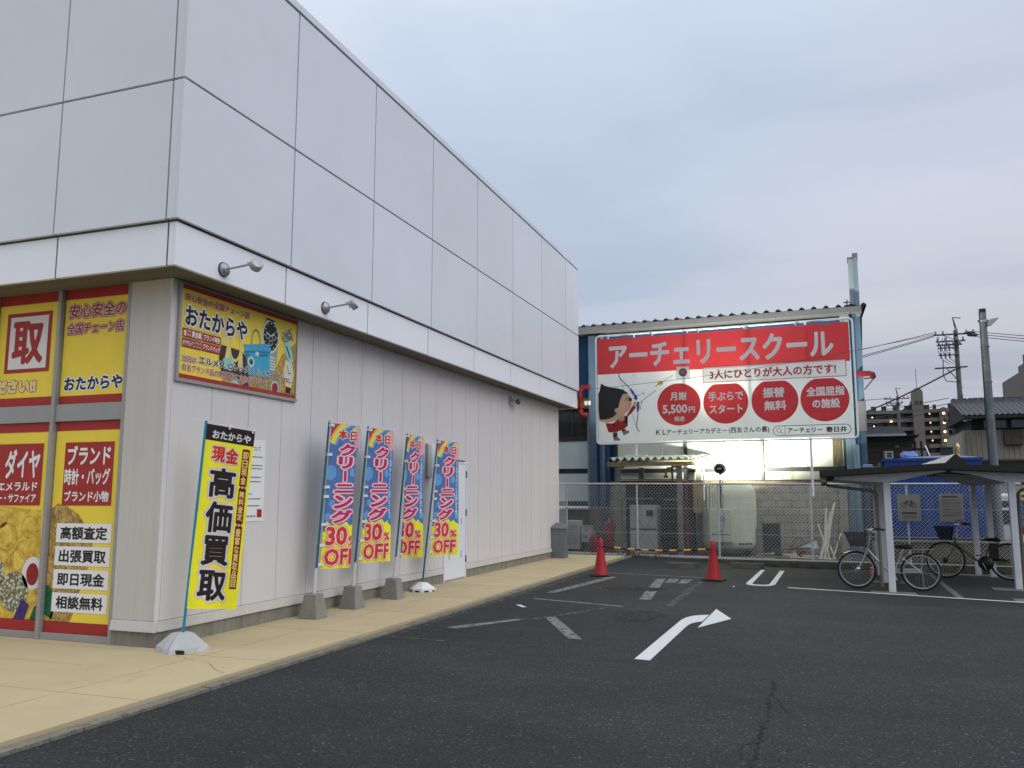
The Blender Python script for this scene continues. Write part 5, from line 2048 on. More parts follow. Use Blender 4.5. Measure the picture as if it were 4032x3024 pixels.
m.tube([(1.62, .3, 2.28), (1.72, .3, 2.28), (1.78, .3, 2.22), (1.78, .3, 2.0)], .032, VALVE, 10)
m.tube([(1.45, .3, 2.05), (1.45, .3, 2.0)], .06, HFRAME, 10)
m.tube([(1.78, .3, 2.05), (1.78, .3, 2.0)], .06, VALVE, 10)
m.tube([(1.62, .3, 1.9), (1.62, .3, 2.35)], .025, HFRAME, 8)
m.build("valve_pipe", shed)
m = MB()
m.tube([(1.9, .2, 2.24), (2.42, .2, 2.24), (2.46, .2, 2.20), (2.46, .2, 1.4)], .022, WHITEPAINT, 8)
m.build("white_pipe", shed)

CABW = M("cabinet_white", C(196, 198, 192, .85), .5, .06, 3, streak=.2)
cab = thing("cabinet", "white steel cabinet with crossed straps under the corrugated shelter", "cabinet", BK(1.07, 1.6, -.03), YAW)
m = MB()
m.box(0, 0, 0, .76, .4, 1.30, CABW)
m.build("body", cab, bevel=.01)
m = MB()
m.box(.02, -.012, .66, .74, -.001, 1.28, CABW)
m.build("door", cab)
m = MB()
m.box(.02, -.012, .02, .74, -.001, .645, CABW)
m.build("door", cab)
m = MB()
m.bar((.03, -.02, 1.27), (.74, -.02, .05), .012, .006, HFRAME)
m.bar((.73, -.026, 1.15), (.06, -.026, .05), .012, .006, HFRAME)
m.bar((.02, -.03, .652), (.74, -.03, .652), .012, .03, HFRAME)
m.build("strap", cab)
m = MB()
m.box(.46, -.016, 1.00, .64, -.0125, 1.16, HFRAME)
m.build("plate", cab)
rk = thing("dark_rack", "dark metal rack with empty shelves right of the white cabinet", "rack", BK(1.95, 1.4, -.03), YAW)
for x in (0, .55):
    for y in (0, .4):
        m = MB()
        m.box(x, y, 0, x + .03, y + .03, 1.35, HFRAME)
        m.build("upright", rk)
for z in (.05, .45, .85, 1.3):
    m = MB()
    m.box(.005, .005, z, .575, .425, z + .02, HFRAME)
    m.build("shelf", rk)

TANKM = M("tank_enamel", C(190, 196, 176, .92), .45, .05, 1.5, streak=.18)
tank = thing("storage_tank", "large cream cylindrical water tank with a control box, floodlit from above", "tank", BK(3.69, 1.9, -.03), YAW)
m = MB()
m.lathe([(.0, .10), (.50, .12), (.62, .17), (.69, .26), (.70, .36), (.70, 1.56), (.69, 1.66), (.64, 1.78), (.55, 1.86), (.40, 1.90), (0, 1.91)], TANKM, 48)
m.build("vessel", tank)
m = MB()
m.lathe([(.703, .95), (.703, .955)], GREYPAINT, 48)
m.lathe([(.703, 1.50), (.703, 1.505)], GREYPAINT, 48)
m.build("seam", tank)
m = MB()
m.box(-.40, -.80, .36, .18, -.55, 1.20, TANKM)
bx_ = m.build("control_box", tank, bevel=.015)
m = MB()
m.box(-.40, -.803, .76, .18, -.8005, .768, GREYPAINT)
m.build("seam", bx_)
m = MB()
MBL = M("mark_blue", C(130, 180, 205, .8), .5, .15, 30)
mk = MB()
pts = [(-.21, .90), (-.14, .97), (-.10, 1.05), (-.04, 1.0), (.03, .97), (-.02, .89), (-.12, .87)]
mk.add([(x, -.8035, z) for x, z in pts], [tuple(range(len(pts)))], MBL)
mk.add([(-.14, -.8035, .66), (-.07, -.8035, .66), (-.105, -.8035, .61)], [(0, 1, 2)], VCO)
rr = random.Random(8)
x = -.34
while x < .10:
    w_ = rr.uniform(.025, .05)
    mk.box(x, -.804, .545, x + w_, -.8025, .585 + rr.uniform(-.01, .01), VI)
    x += w_ + .02
mk.build("marks", bx_)
mk = MB()
for i in range(8):
    q = R(-62 + i * 4.2)
    mk.bar((.7035 * math.cos(q), .7035 * math.sin(q), .30), (.7035 * math.cos(q), .7035 * math.sin(q), .345), .03, .004, VI, up=(math.cos(q), math.sin(q), 0))
mk.build("marks", tank)
for q in (30, 150, 210, 330):
    m = MB()
    m.box(.5 * math.cos(R(q)) - .06, .5 * math.sin(R(q)) - .06, -.02, .5 * math.cos(R(q)) + .06, .5 * math.sin(R(q)) + .06, .2, HFRAME)
    m.build("foot", tank)
m = MB()
for x in (-.20, -.12):
    m.tube([(-.25 + x, -.4, 1.75), (-.25 + x, -.55, 1.85), (-.25 + x, -.62, 1.2)], .02, M("pipe_lagging", (.5, .48, .44), .7, .2, 8), 8)
m.build("pipe", tank)
m = MB()
m.box(-.9, -.2, 1.1, -.62, .1, 1.94, M("box_tan", C(190, 170, 130, .8), .6, .15, 4, streak=.3))
m.build("expansion_box", tank)
bn = thing("dark_bin", "dark slatted bin standing in the shade right of the cream tank", "bin", BK(4.55, 1.7, -.03), YAW)
m = MB()
m.box(0, 0, 0, .42, .4, .80, HFRAME)
m.build("body", bn, bevel=.01)
m = MB()
m.box(-.015, -.015, .80, .435, .415, .84, HFRAME)
m.build("rim", bn)

REDC = M("cylinder_red", C(140, 28, 30, .9), .45, .12, 4, streak=.25)
for s_, r_, h_, lab in ((.10, .155, .50, "short red gas cylinder with a black hose behind the fence"), (.52, .13, .86, "tall red gas cylinder beside the shelter post behind the fence")):
    t = thing("gas_cylinder", lab, "gas cylinder", BK(s_, 1.45, -.03), YAW, "red gas cylinders in the yard")
    m = MB()
    m.lathe([(0, 0), (r_ * .9, 0), (r_, .03), (r_, h_ - .12), (r_ * .85, h_ - .05), (r_ * .35, h_), (0, h_)], REDC, 24)
    m.build("cylinder", t)
    m = MB()
    m.tube([(0, 0, h_), (0, 0, h_ + .08)], .025, STEEL, 8)
    m.build("valve", t)
    m = MB()
    m.tube([(.03, 0, h_ + .05), (.14, -.05, h_ + .02), (.2, -.08, h_ - .1), (.17, -.1, h_ - .28)], .013, BLACK, 8)
    m.build("hose", t)
t = thing("meter_cabinet", "pale metal meter box with dark dials on a frame behind the fence", "meter box", BK(-.36, 1.7, -.03), YAW)
m = MB()
m.box(0, 0, .26, .30, .18, .70, CABW)
m.build("box", t, bevel=.01)
m = MB()
for x in (.02, .26):
    m.box(x, .02, 0, x + .02, .16, .26, HFRAME)
m.build("leg", t)
m = MB()
m.box(-.01, -.02, .70, .31, .2, .72, CABW)
m.build("lid", t)
for x, z0, z1 in ((.06, .38, .46), (.13, .38, .46), (.13, .55, .60)):
    m = MB()
    m.box(x, -.004, z0, x + .03, -.0005, z1, INK)
    m.build("dial", t)
t = thing("condenser_unit", "pale grey outdoor air conditioning unit behind the corner of the fence", "air conditioner", BK(-.82, 1.7, -.03), YAW)
m = MB()
m.box(0, 0, .06, .42, .3, .86, CABW)
m.build("casing", t, bevel=.015)
m = MB()
for i in range(10):
    m.box(.05, -.008, .2 + i * .055, .37, -.0005, .225 + i * .055, GREYPAINT)
m.build("grille", t)
m = MB()
m.box(.02, .02, 0, .40, .28, .06, HFRAME)
m.build("feet", t)

# scrap against the pier: every length of pipe is its own thing
PIPEW = M("scrap_pipe_white", C(214, 210, 196, .9), .5, .1, 6, streak=.2)
rods = [
    ((6.02, .62, 0), (6.36, .80, 1.36), .022, "longest white pipe leaning on the concrete pier"),
    ((5.96, .60, 0), (6.33, .82, 1.30), .020, "white pipe leaning close behind the longest one by the pier"),
    ((6.10, .60, 0), (6.30, .85, 1.20), .024, "thick cream pipe leaning on the pier, third tallest"),
    ((6.08, .55, 0), (6.15, .86, 1.22), .028, "white pipe standing almost upright in the scrap bundle"),
    ((6.00, .52, 0), (6.24, .84, 1.12), .018, "thin pale pipe leaning across the scrap bundle"),
    ((6.20, .50, 0), (5.95, .80, .84), .016, "short white rod leaning to the left beside the scrap bundle"),
    ((5.98, .50, 0), (6.12, .8, .74), .014, "short thin rod at the left foot of the scrap bundle"),
    ((6.26, .45, .02), (6.46, .75, .62), .013, "short white rod leaning right in the shade by the pier"),
    ((6.32, .45, .02), (6.20, .75, .34), .012, "shortest white rod low beside the pier"),
    ((6.38, .45, .0), (6.42, .70, .90), .010, "thin rusty rod upright in front of the pier"),
]
for p0, p1, r_, lab in rods:
    m = MB()
    m.tube([BK(*p0), BK(*p1)], r_, RUST if "rusty" in lab else PIPEW, 8)
    tag(m.build("scrap_pipe"), lab, "pipe", "scrap pipes leaning by the pier")
planks = [
    ((4.65, .45, .03), (5.5, .55, .06), .10, .03, WOOD, "pale plank lying lowest along the fence foot"),
    ((4.85, .70, .10), (5.95, .45, .08), .08, .03, PIPEW, "white batten lying across the timber pile"),
    ((4.45, .80, .05), (5.2, .95, .14), .12, .04, WOOD, "grey plank at the back of the timber pile"),
    ((5.3, .40, .05), (6.3, .55, .02), .07, .03, PIPEW, "long white batten running toward the pier"),
    ((5.0, .95, .18), (5.75, .85, .26), .10, .03, RUST, "brown board tilted over the timber pile"),
    ((4.35, .35, .03), (4.9, .38, .04), .08, .05, WOOD, "short block of timber by the fence post"),
]
for p0, p1, w_, h_, mt, lab in planks:
    m = MB()
    m.bar(BK(*p0), BK(*p1), w_, h_, mt)
    tag(m.build("scrap_plank", bevel=.004), lab, "plank", "scrap timber behind the fence")
wp = thing("discarded_panel", "pale blue metal panel lying tilted on the scrap heap", "panel", BK(5.3, .9, .12), YAW)
m = MB()
m.prism([(0, .06), (.58, .33), (.62, .14), (.06, -.04)], lambda a_, c_, t_: (a_, -.02 + t_ + .3 * c_, c_), 0, .03, M("panel_pale_blue", C(190, 210, 224, .9), .4, .06, 3))
m.build("sheet", wp)
m = MB()
m.bar((.0, -.03, .07), (.58, .06, .345), .025, .02, HFRAME)
m.build("edge_trim", wp)
fr_ = thing("bent_wire_frame", "bent dark wire frame sticking out of the scrap heap", "wire frame", BK(5.15, .95, 0), YAW)
m = MB()
m.tube([(.05, 0, .10), (.25, .02, .48), (.40, .02, .46), (.62, .02, .22)], .010, HFRAME, 6)
m.tube([(.12, .05, .30), (.45, .02, .10)], .010, HFRAME, 6)
m.build("wire", fr_)
for x, z, r_, lab in ((5.02, .12, .11, "dark bucket half buried in the scrap heap"), (5.55, .10, .12, "brown pot lying before the pale blue panel")):
    t = thing("bucket", lab, "bucket", BK(x, .6, 0), YAW)
    m = MB()
    m.lathe([(0, 0), (r_ * .8, 0), (r_, .2), (r_ * .93, .2), (r_ * .75, .02), (0, .02)], HFRAME if "dark" in lab else RUST, 18)
    m.build("pail", t)
    m = MB()
    m.lathe([(r_, .19), (r_ * 1.08, .195), (r_ * 1.08, .205), (r_ * .95, .205)], HFRAME if "dark" in lab else RUST, 18)
    m.build("rim", t)

# ------------------------------------------------------------------ cycle shelters
FASB = M("shelter_fascia_brown", C(40, 34, 31, .7), .5, .1, 4, streak=.1)
ROOFT = M("shelter_roof_sheet", C(196, 196, 188, .85), .5, .06, 4, streak=.1)
SPOST = M("shelter_post_white", C(208, 212, 216, .95), .45, .04, 4, streak=.12)
SUND = M("shelter_underside", C(120, 116, 104, .8), .7, .1, 3)


def shelter(label, X0, X1, Zl, Zr, yf, yb, post_x, post_ys, cap_side):
    """mono-pitch roof on T posts; rises from X0 to X1 or falls, per Zl/Zr"""
    t = thing("cycle_shelter", label, "cycle shelter", ((X0 + X1) / 2, yf, 0), 0, "cycle shelters")
    ox, oy = (X0 + X1) / 2, yf
    zr = lambda x: Zl + (Zr - Zl) * (x - X0) / (X1 - X0)
    P = lambda x, y, z: (x - ox, y - oy, z)
    m = MB()
    th = .015
    vs = [P(x, y, zr(x) - .035 + d) for d in (0, th) for y in (yf + .02, yb - .02) for x in (X0 + .02, X1 - .02)]
    m.add(vs, [(0, 1, 3, 2), (4, 6, 7, 5), (0, 4, 5, 1), (2, 3, 7, 6), (0, 2, 6, 4), (1, 5, 7, 3)], ROOFT)
    m.build("roof_sheet", t)
    m = MB()
    for k in range(1, 8):
        y = yf + (yb - yf) * k / 8
        m.bar(P(X0 + .05, y, zr(X0 + .05) - .065), P(X1 - .05, y, zr(X1 - .05) - .065), .04, .05, SUND)
    m.build("purlin", t)
    m = MB()
    for y in (yf, yb):
        m.bar(P(X0, y, zr(X0) - .045), P(X1, y, zr(X1) - .045), .05, .092, FASB)
    for x in (X0, X1):
        m.bar(P(x, yf, zr(x) - .045), P(x, yb, zr(x) - .045), .05, .092, FASB)
    m.build("fascia", t)
    for py in post_ys:
        left, right = (X0 + .2, X1 - .06)
        zb = 1.725
        tl_, tr_ = zr(left) - .10, zr(right) - .10
        if Zl < Zr:
            poly = [(left, tl_), (left, tl_ - .05), (post_x - .07, zb), (post_x + .07, zb), (X1 - .34, zr(X1 - .34) - .155), (right, tr_ - .03), (right, tr_)]
        else:
            poly = [(X0 + .06, zr(X0 + .06) - .10), (X0 + .06, zr(X0 + .06) - .13), (X0 + .34, zr(X0 + .34) - .155), (post_x - .07, zb), (post_x + .07, zb), (X1 - .2, zr(X1 - .2) - .15), (X1 - .2, zr(X1 - .2) - .10)]
        m = MB()
        m.prism(poly, lambda a_, c_, t_: P(a_, t_, c_), py - .035, py + .035, SPOST)
        m.build("cantilever_arm", t, bevel=.006)
        m = MB()
        m.box(*P(post_x - .05, py - .05, gz(post_x, py)), *P(post_x + .05, py + .05, 1.74), SPOST)
        m.build("post", t, bevel=.006)
    ex = X0 if Zl < Zr else X1
    sg_ = 1 if Zl < Zr else -1
    m = MB()
    zg = zr(ex) - .10
    m.prism([(0, 0), (.10, 0), (.10, -.02), (.085, -.085), (.02, -.085), (.0, -.02)], lambda a_, c_, t_: P(ex + sg_ * (a_ - .02), t_, zg + c_), yf + .03, yb - .03, SUND)
    m.build("gutter", t)
    m = MB()
    y = post_ys[0] + .25
    m.tube([P(ex + sg_ * .05, y, zg - .07), P(ex + sg_ * .09, y, zg - .13), P(post_x - sg_ * .20, y, zg - .22), P(post_x - sg_ * .14, y, zg - .27), P(post_x - sg_ * .13, y, .05)], .027, SUND, 10)
    m.build("downpipe", t)
    if cap_side:
        m = MB()
        m.prism([(-.16, -.015), (0, .135), (.16, -.005), (.13, -.10), (-.13, -.10)], lambda a_, c_, t_: P(X1 + .06 + a_, t_, zr(X1) + c_), yf - .03, yf + .0, FASB)
        m.build("ridge_end", t)
        m = MB()
        m.prism([(-.17, -.02), (0, .14), (.17, -.01), (.15, -.01), (0, .125), (-.15, -.02)], lambda a_, c_, t_: P(X1 + .06 + a_, t_, zr(X1) + c_), yf, yb, ROOFT)
        m.build("ridge_cap", t)


shelter("white posted cycle shelter with a brown edged roof rising to the ridge, silver bicycle underneath", 0.0, 1.90, 1.91, 2.02, 14.6, 19.6, .98, (14.88, 16.45, 18.0), True)
shelter("second cycle shelter sloping down to the right, set back behind the ridge cap", 2.02, 4.0, 2.045, 1.93, 15.8, 20.4, 2.95, (16.05, 18.25, 19.9), False)

# ------------------------------------------------------------------ bicycles
SILVER = M("bicycle_silver", C(190, 190, 192, .8), .3, .05, 6, metal=.7)
OLIVE = M("bicycle_olive", C(104, 106, 78, .8), .4, .08, 6, metal=.2)
BASKG = M("basket_mesh_grey", (.07, .068, .066), .6, .2, 30)
BASKB = M("basket_black", (.014, .014, .018), .6, .2, 20)


def wheel(t, x, r, rim_m, spokes=28):
    m = MB()
    ring = lambda rr_, n: [(x + rr_ * math.cos(2 * math.pi * i / n), 0, r + .005 + rr_ * math.sin(2 * math.pi * i / n)) for i in range(n)]
    m.tube(ring(r - .016, 40), .018, RUBBER, 8, closed=True)
    ty = m.build("wheel", t)
    m = MB()
    m.tube(ring(r - .040, 40), .011, rim_m, 8, closed=True)
    m.build("rim", ty)
    m = MB()
    for i in range(spokes):
        a_ = 2 * math.pi * i / spokes
        s_ = .022 * (1 if i % 2 else -1)
        b_ = a_ + (.35 if (i // 2) % 2 else -.35)
        m.tube([(x + .02 * math.cos(b_), s_, r + .02 * math.sin(b_)), (x + (r - .045) * math.cos(a_), 0, r + (r - .045) * math.sin(a_))], .0013, SILVER, 3, cap=False)
    m.build("spokes", ty)
    m = MB()
    m.tube([(x, -.045, r), (x, .045, r)], .02, STEEL, 12)
    m.build("hub", ty)


def arc(x, r, a0, a1, z, w_, m, mat_, n=16):
    vs = []
    for i in range(n + 1):
        a_ = R(a0 + (a1 - a0) * i / n)
        for yy, rr_ in ((-w_, r - .008), (0, r), (w_, r - .008)):
            vs.append((x + rr_ * math.cos(a_), yy, z + rr_ * math.sin(a_)))
    m.add(vs, [(i * 3 + j, i * 3 + j + 1, (i + 1) * 3 + j + 1, (i + 1) * 3 + j) for i in range(n) for j in range(2)], mat_, True)


def bicycle(label, x, y, rz, r, wb, frame_m, bask_m, electric):
    t = thing("bicycle", label, "bicycle", (x, y, gz(x, y)), rz)
    t.rotation_euler.x = R(3)
    wheel(t, 0, r, SILVER)
    wheel(t, wb, r, SILVER)
    hx, hz = wb - .17, r + .36          # head tube
    bbx, bbz = .40 * wb / .96, r - .03   # bottom bracket
    m = MB()
    sx, sz = bbx - .13, r + .30
    m.tube([(hx - .01, 0, hz - .02), (hx - .10, 0, hz - .13), (bbx + .16, 0, bbz + .10), (bbx + .06, 0, bbz + .02), (bbx, 0, bbz)], .019, frame_m, 10)
    m.tube([(bbx, 0, bbz), (sx, 0, sz)], .016, frame_m, 10)
    m.tube([(hx + .015, 0, hz - .10), (hx - .025, 0, hz + .05)], .022, frame_m, 10)
    for s_ in (-1, 1):
        m.tube([(bbx, s_ * .03, bbz), (0, s_ * .055, r)], .010, frame_m, 8)
        m.tube([(sx + .02, s_ * .02, sz - .06), (0, s_ * .055, r)], .008, frame_m, 8)
    m.build("frame", t)
    m = MB()
    for s_ in (-1, 1):
        m.tube([(hx + .02, s_ * .03, hz - .10), (hx + .07, s_ * .05, r + .13), (wb - .02, s_ * .05, r + .02), (wb, s_ * .05, r)], .012, frame_m, 8)
    m.tube([(hx + .02, -.05, hz - .10), (hx + .02, .05, hz - .10)], .014, frame_m, 8)
    m.build("fork", t)
    m = MB()
    top = hz + .23
    m.tube([(hx - .02, 0, hz), (hx - .06, 0, top - .02)], .013, CHROME, 8)
    for s_ in (-1, 1):
        m.tube([(hx - .06, 0, top - .02), (hx - .03, s_ * .10, top - .01), (hx - .02, s_ * .17, top + .06), (hx - .10, s_ * .24, top + .085), (hx - .17, s_ * .265, top + .08)], .011, CHROME, 8)
    hb = m.build("handlebar", t)
    for s_ in (-1, 1):
        m = MB()
        m.tube([(hx - .15, s_ * .26, top + .08), (hx - .27, s_ * .285, top + .07)], .016, BLACK, 10)
        m.build("grip", hb)
        m = MB()
        m.tube([(hx - .08, s_ * .235, top + .07), (hx - .10, s_ * .245, top + .03), (hx - .20, s_ * .28, top + .03)], .005, CHROME, 6)
        m.build("brake_lever", hb)
    # basket
    m = MB()
    bx0, bx1, bz0, bz1 = hx + .02, hx + .30, hz + .03, hz + .25
    lo = [(bx0 + .02, -.12), (bx1 - .06, -.12), (bx1 - .06, .12), (bx0 + .02, .12)]
    hi = [(bx0 - .02, -.18), (bx1 + .02, -.18), (bx1 + .02, .18), (bx0 - .02, .18)]
    for i in range(4):
        j = (i + 1) % 4
        a0, a1, b0, b1 = [Vector((*q, z)) for q, z in ((lo[i], bz0), (lo[j], bz0), (hi[i], bz1), (hi[j], bz1))]
        for k in range(15):
            f = k / 14
            m.bar(a0.lerp(a1, f), b0.lerp(b1, f), .009, .004, bask_m)
        for k in range(9):
            f = k / 8
            m.bar(a0.lerp(b0, f), a1.lerp(b1, f), .006, .013, bask_m)
    m.box(bx0 + .02, -.12, bz0 - .004, bx1 - .06, .12, bz0, bask_m)
    m.tube([(*q, bz1) for q in hi], .008, bask_m, 6, closed=True)
    m.build("basket", t)
    # saddle
    m = MB()
    m.tube([(sx, 0, sz - .02), (sx - .035, 0, sz + .08)], .012, CHROME, 8)
    m.build("seat_post", t)
    m = MB()
    zs = sz + .09
    prof = [(-.13, .10, .03), (-.08, .105, .045), (0, .07, .035), (.08, .035, .028), (.14, .022, .018)]
    vs = []
    for px, hw, th in prof:
        for k in range(8):
            a_ = 2 * math.pi * k / 8
            vs.append((sx - .045 + px, hw * math.cos(a_), zs + th * math.sin(a_)))
    m.add(vs, [(i * 8 + k, i * 8 + (k + 1) % 8, (i + 1) * 8 + (k + 1) % 8, (i + 1) * 8 + k) for i in range(4) for k in range(8)] + [tuple(range(7, -1, -1)), tuple(range(32, 40))], BLACK, True)
    m.build("saddle", t)
    m = MB()
    arc(0, r + .022, -5, 160, r, .024, m, CHROME)
    m.build("rear_fender", t)
    m = MB()
    arc(wb, r + .022, 55, 200, r, .024, m, CHROME if not electric else BLACK)
    m.build("front_fender", t)
    # rack
    m = MB()
    zr_ = r * 2 + .06
    for s_ in (-1, 1):
        m.tube([(sx - .03, s_ * .03, zr_ - .03), (sx - .12, s_ * .06, zr_), (-.20, s_ * .06, zr_)], .006, SILVER, 6)
        m.tube([(-.05, s_ * .06, zr_), (0, s_ * .06, r)], .005, SILVER, 6)
    for k in range(4):
        m.tube([(-.2 + k * .09, -.06, zr_), (-.2 + k * .09, .06, zr_)], .005, SILVER, 6)
    m.build("rear_rack", t)
    # drive
    m = MB()
    m.lathe([(0, -.004), (.075, -.004), (.075, .004), (0, .004)], BLACK if electric else STEEL, 20, 'Y', c=(bbx, -.055, bbz))
    m.build("chain_wheel", t)
    for s_ in (-1, 1):
        m = MB()
        e = Vector((bbx - s_ * .06, s_ * .085, bbz - s_ * .13 * (1 if electric else 1)))
        m.bar((bbx, s_ * .07, bbz), e, .018, .010, CHROME)
        cr_ = m.build("crank", t)
        m = MB()
        m.box(e.x - .04, e.y + s_ * .0, e.z - .012, e.x + .04, e.y + s_ * .09, e.z + .012, BLACK)
        m.build("pedal", cr_)
    m = MB()
    m.bar((bbx, -.058, bbz + .055), (0, -.07, r + .03), .012, .05, SILVER if not electric else BLACK)
    m.build("chain_guard", t)
    m = MB()
    m.tube([(-.01, -.08, r), (-.03, -.10, .02)], .007, SILVER, 6)
    m.build("kickstand", t)
    if electric:
        m = MB()
        m.box(bbx - .27, -.045, r + .04, bbx - .11, .045, r + .33, BLACK)
        m.build("battery", t, bevel=.012)
        m = MB()
        m.lathe([(0, -.06), (.12, -.055), (.13, 0), (.12, .055), (0, .06)], BLACK, 20, 'Y', c=(bbx - .05, 0, bbz))
        m.build("motor_case", t)
        m = MB()
        m.lathe([(0, -.05), (.05, -.04), (.05, .04), (0, .05)], BLACK, 16, 'Y', c=(wb, 0, r))
        m.build("front_light_hub", t)
    else:
        m = MB()
        m.lathe([(0, 0), (.028, 0), (.03, .05), (0, .055)], CHROME, 14, 'X', c=(wb - .06, .06, r + .02))
        m.build("dynamo_light", t)
    return t


bicycle("silver step-through bicycle with a grey basket behind the front white post", 1.43, 15.14, R(180 - 7.3), .30, .96, SILVER, BASKG, False)
bicycle("dark olive electric bicycle with a black basket parked behind the silver one", 3.12, 17.55, R(180 - 9.5), .33, 1.04, OLIVE, BASKB, True)
bt = thing("drink_bottle", "small bottle with orange drink left behind the silver bicycle's front wheel", "bottle", (.80, 17.2, gz(.8, 17.2)))
m = MB()
m.lathe([(0, 0), (.036, 0), (.038, .02), (.036, .13), (.016, .17), (.014, .19), (0, .19)], M("orange_drink", C(190, 110, 60, .9), .25, .15, 20), 16)
m.build("bottle_body", bt)
m = MB()
m.lathe([(.016, .19), (.016, .21), (0, .21)], PWHITE, 14)
m.build("cap", bt)

# ------------------------------------------------------------------ signs on the right part of the fence
SIGNG = M("sign_plate_grey", C(156, 154, 148, .75), .6, .05, 3, streak=.12)
sgb = thing("bicycle_sign", "grey plate with a black bicycle symbol fixed to a post of the back fence", "sign", BK(7.70, -.05, .95), YAW)
a = Art(.475, .60)
a.mb.box(0, 0, -.006, .475, .60, 0, SIGNG)
for cx in (.30, .70):
    a.annulus(cx, .60, .048, .060, INK, 1)
a.line([(.30, .60), (.42, .72), (.64, .72), (.70, .60)], .012, INK, 2)
a.line([(.42, .72), (.54, .58), (.64, .72)], .012, INK, 2)
a.line([(.54, .58), (.70, .60)], .012, INK, 2)
a.line([(.30, .60), (.42, .76), (.50, .78)], .012, INK, 2)
a.line([(.64, .72), (.67, .75), (.60, .76)], .014, INK, 2)
a.text("自転車置場", .18, .26, .82, .335, INK, 1, .03)
for yy in (.185, .125):
    a.rect(.22, yy, .78, yy + .018, PGREY, 1)
a.build("plate", sgb, lambda u, v, l: (u, -l, v))
sgn = thing("rules_sign", "grey plate with lines of small print and a red seal wired to the back fence", "sign", BK(8.555, -.04, .945), YAW)
a = Art(.485, .62)
a.mb.box(0, 0, -.006, .485, .62, 0, SIGNG)
a.rect(.14, .865, .78, .905, INK, 1)
rr = random.Random(12)
for yy, x1 in ((.76, .9), (.73, .5), (.66, .92), (.62, .85), (.54, .88), (.44, .9), (.40, .4), (.33, .92), (.23, .96), (.19, .7)):
    x = .12
    while x < x1:
        w_ = rr.uniform(.03, .08)
        a.rect(x, yy, min(x + w_, x1), yy + .018, PGREY, 1)
        x += w_ + .012
a.rect(.62, .035, .84, .065, PGREY, 1)
a.rect(.86, .03, .94, .09, PRED, 1)
a.build("plate", sgn, lambda u, v, l: (u, -l, v))
adv = thing("advert_sheet", "tall advert sheet, yellow over blue over red, hung at the far right of the fence", "advert", BK(9.98, -.05, .52), YAW)
a = Art(.60, 1.08)
a.mb.box(0, 0, -.004, .60, 1.08, 0, PWHITE)
a.rect(0, .84, 1, 1, M("print_pale_yellow", C(214, 196, 130, .9), .5, .05, 4), 1)
a.rect(0, .31, 1, .84, M("print_slate_blue", C(116, 132, 168, .9), .5, .05, 4), 1)
a.rect(0, .15, 1, .31, PRED, 1)
for k, z in enumerate((.72, .60, .48, .36)):
    a.rect(.12, z + .03, .20, z + .09, M("print_navy", C(50, 62, 100, .9), .5), 2)
    a.rect(.12, z + .08, .42, z + .095, M("print_navy", C(50, 62, 100, .9), .5), 2)
    a.rect(.34, z + .01, .42, z + .08, M("print_navy", C(50, 62, 100, .9), .5), 2)
for x in (.1, .3, .5, .7):
    a.rect(x, .05, x + .12, .11, PGREY, 2)
    a.rect(x, .89, x + .1, .94, PGREY, 2)
a.build("sheet", adv, lambda u, v, l: (u, -l, v))
# ------------------------------------------------------------------ blue container and what lies on it
CBL = M("container_blue", C(8, 58, 132, .9), .5, .14, 2.2, bump=.2, bscale=4, streak=.2)
ct = thing("blue_container", "bright blue sheeted container raised on dark timbers behind the cycle shelters", "container", BK(7.55, 1.8, 0), YAW)
m = MB()
m.box(0, 0, .48, 2.13, 2.4, 2.40, CBL)
for k in range(9):
    x = .12 + k * .235
    m.box(x, -.018, .56, x + .07, .001, 2.30, CBL)
m.build("body", ct, bevel=.02)
m = MB()
m.box(-.03, -.03, 2.37, 2.16, 2.42, 2.44, CBL)
m.build("rim", ct)
m = MB()
for y in (.05, 1.1, 2.1):
    m.box(-.1, y, .22, 2.25, y + .16, .475, M("dark_timber", (.03, .022, .018), .85, .3, 6))
m.build("bearer", ct)
m = MB()
m.prism([(0.25, 2.442), (.7, 2.47), (1.1, 2.49), (1.6, 2.50), (2.0, 2.46), (2.13, 2.442)], lambda a_, c_, t_: (a_, t_, c_), .1, 2.2, M("tarp_pale", C(190, 200, 222, .85), .5, .1, 4))
m.build("load_cover", ct)
lw = thing("low_wall", "low brown concrete wall behind the fence below the blue container", "wall", BK(7.25, .75, -.2), YAW)
m = MB()
m.box(0, 0, 0, 3.6, .9, .62, M("low_wall_concrete", C(112, 102, 82, .7), .9, .25, 3, streak=.35, speck=.15))
m.build("wall_body", lw, bevel=.015)
m = MB()
m.box(-.02, -.02, .62, 3.62, .92, .66, KW)
m.build("coping", lw)
BAGM = M("blue_bag_plastic", C(110, 140, 205, .85), .35, .2, 5, bump=.5, bscale=9)
bg = thing("blue_bag", "crumpled blue plastic bag lying on the container", "bag", BK(7.95, 2.2, 2.46), YAW)
m = MB()
for c_, rx, ry, rz_ in (((.10, 0, .08), .13, .11, .085), ((.26, .02, .085), .12, .10, .085), ((.19, -.05, .05), .11, .08, .06)):
    i0 = len(m.v)
    m.ball(c_, rx, ry, rz_, BAGM, 18)
    rr = random.Random(int(c_[0] * 100))
    for i in range(i0, len(m.v)):
        q = rr.uniform(.80, 1.14)
        m.v[i] = tuple(c_[k] + (m.v[i][k] - c_[k]) * q for k in range(3))
m.sm = [False] * len(m.sm)
m.build("sack", bg)
m = MB()
m.bar((.34, 0, .12), (.37, 0, .20), .06, .02, BAGM)
m.build("knot", bg)
t = thing("square_frame", "empty pale square frame standing at the left end of the container", "frame", BK(7.58, 2.0, 2.44), YAW)
m = MB()
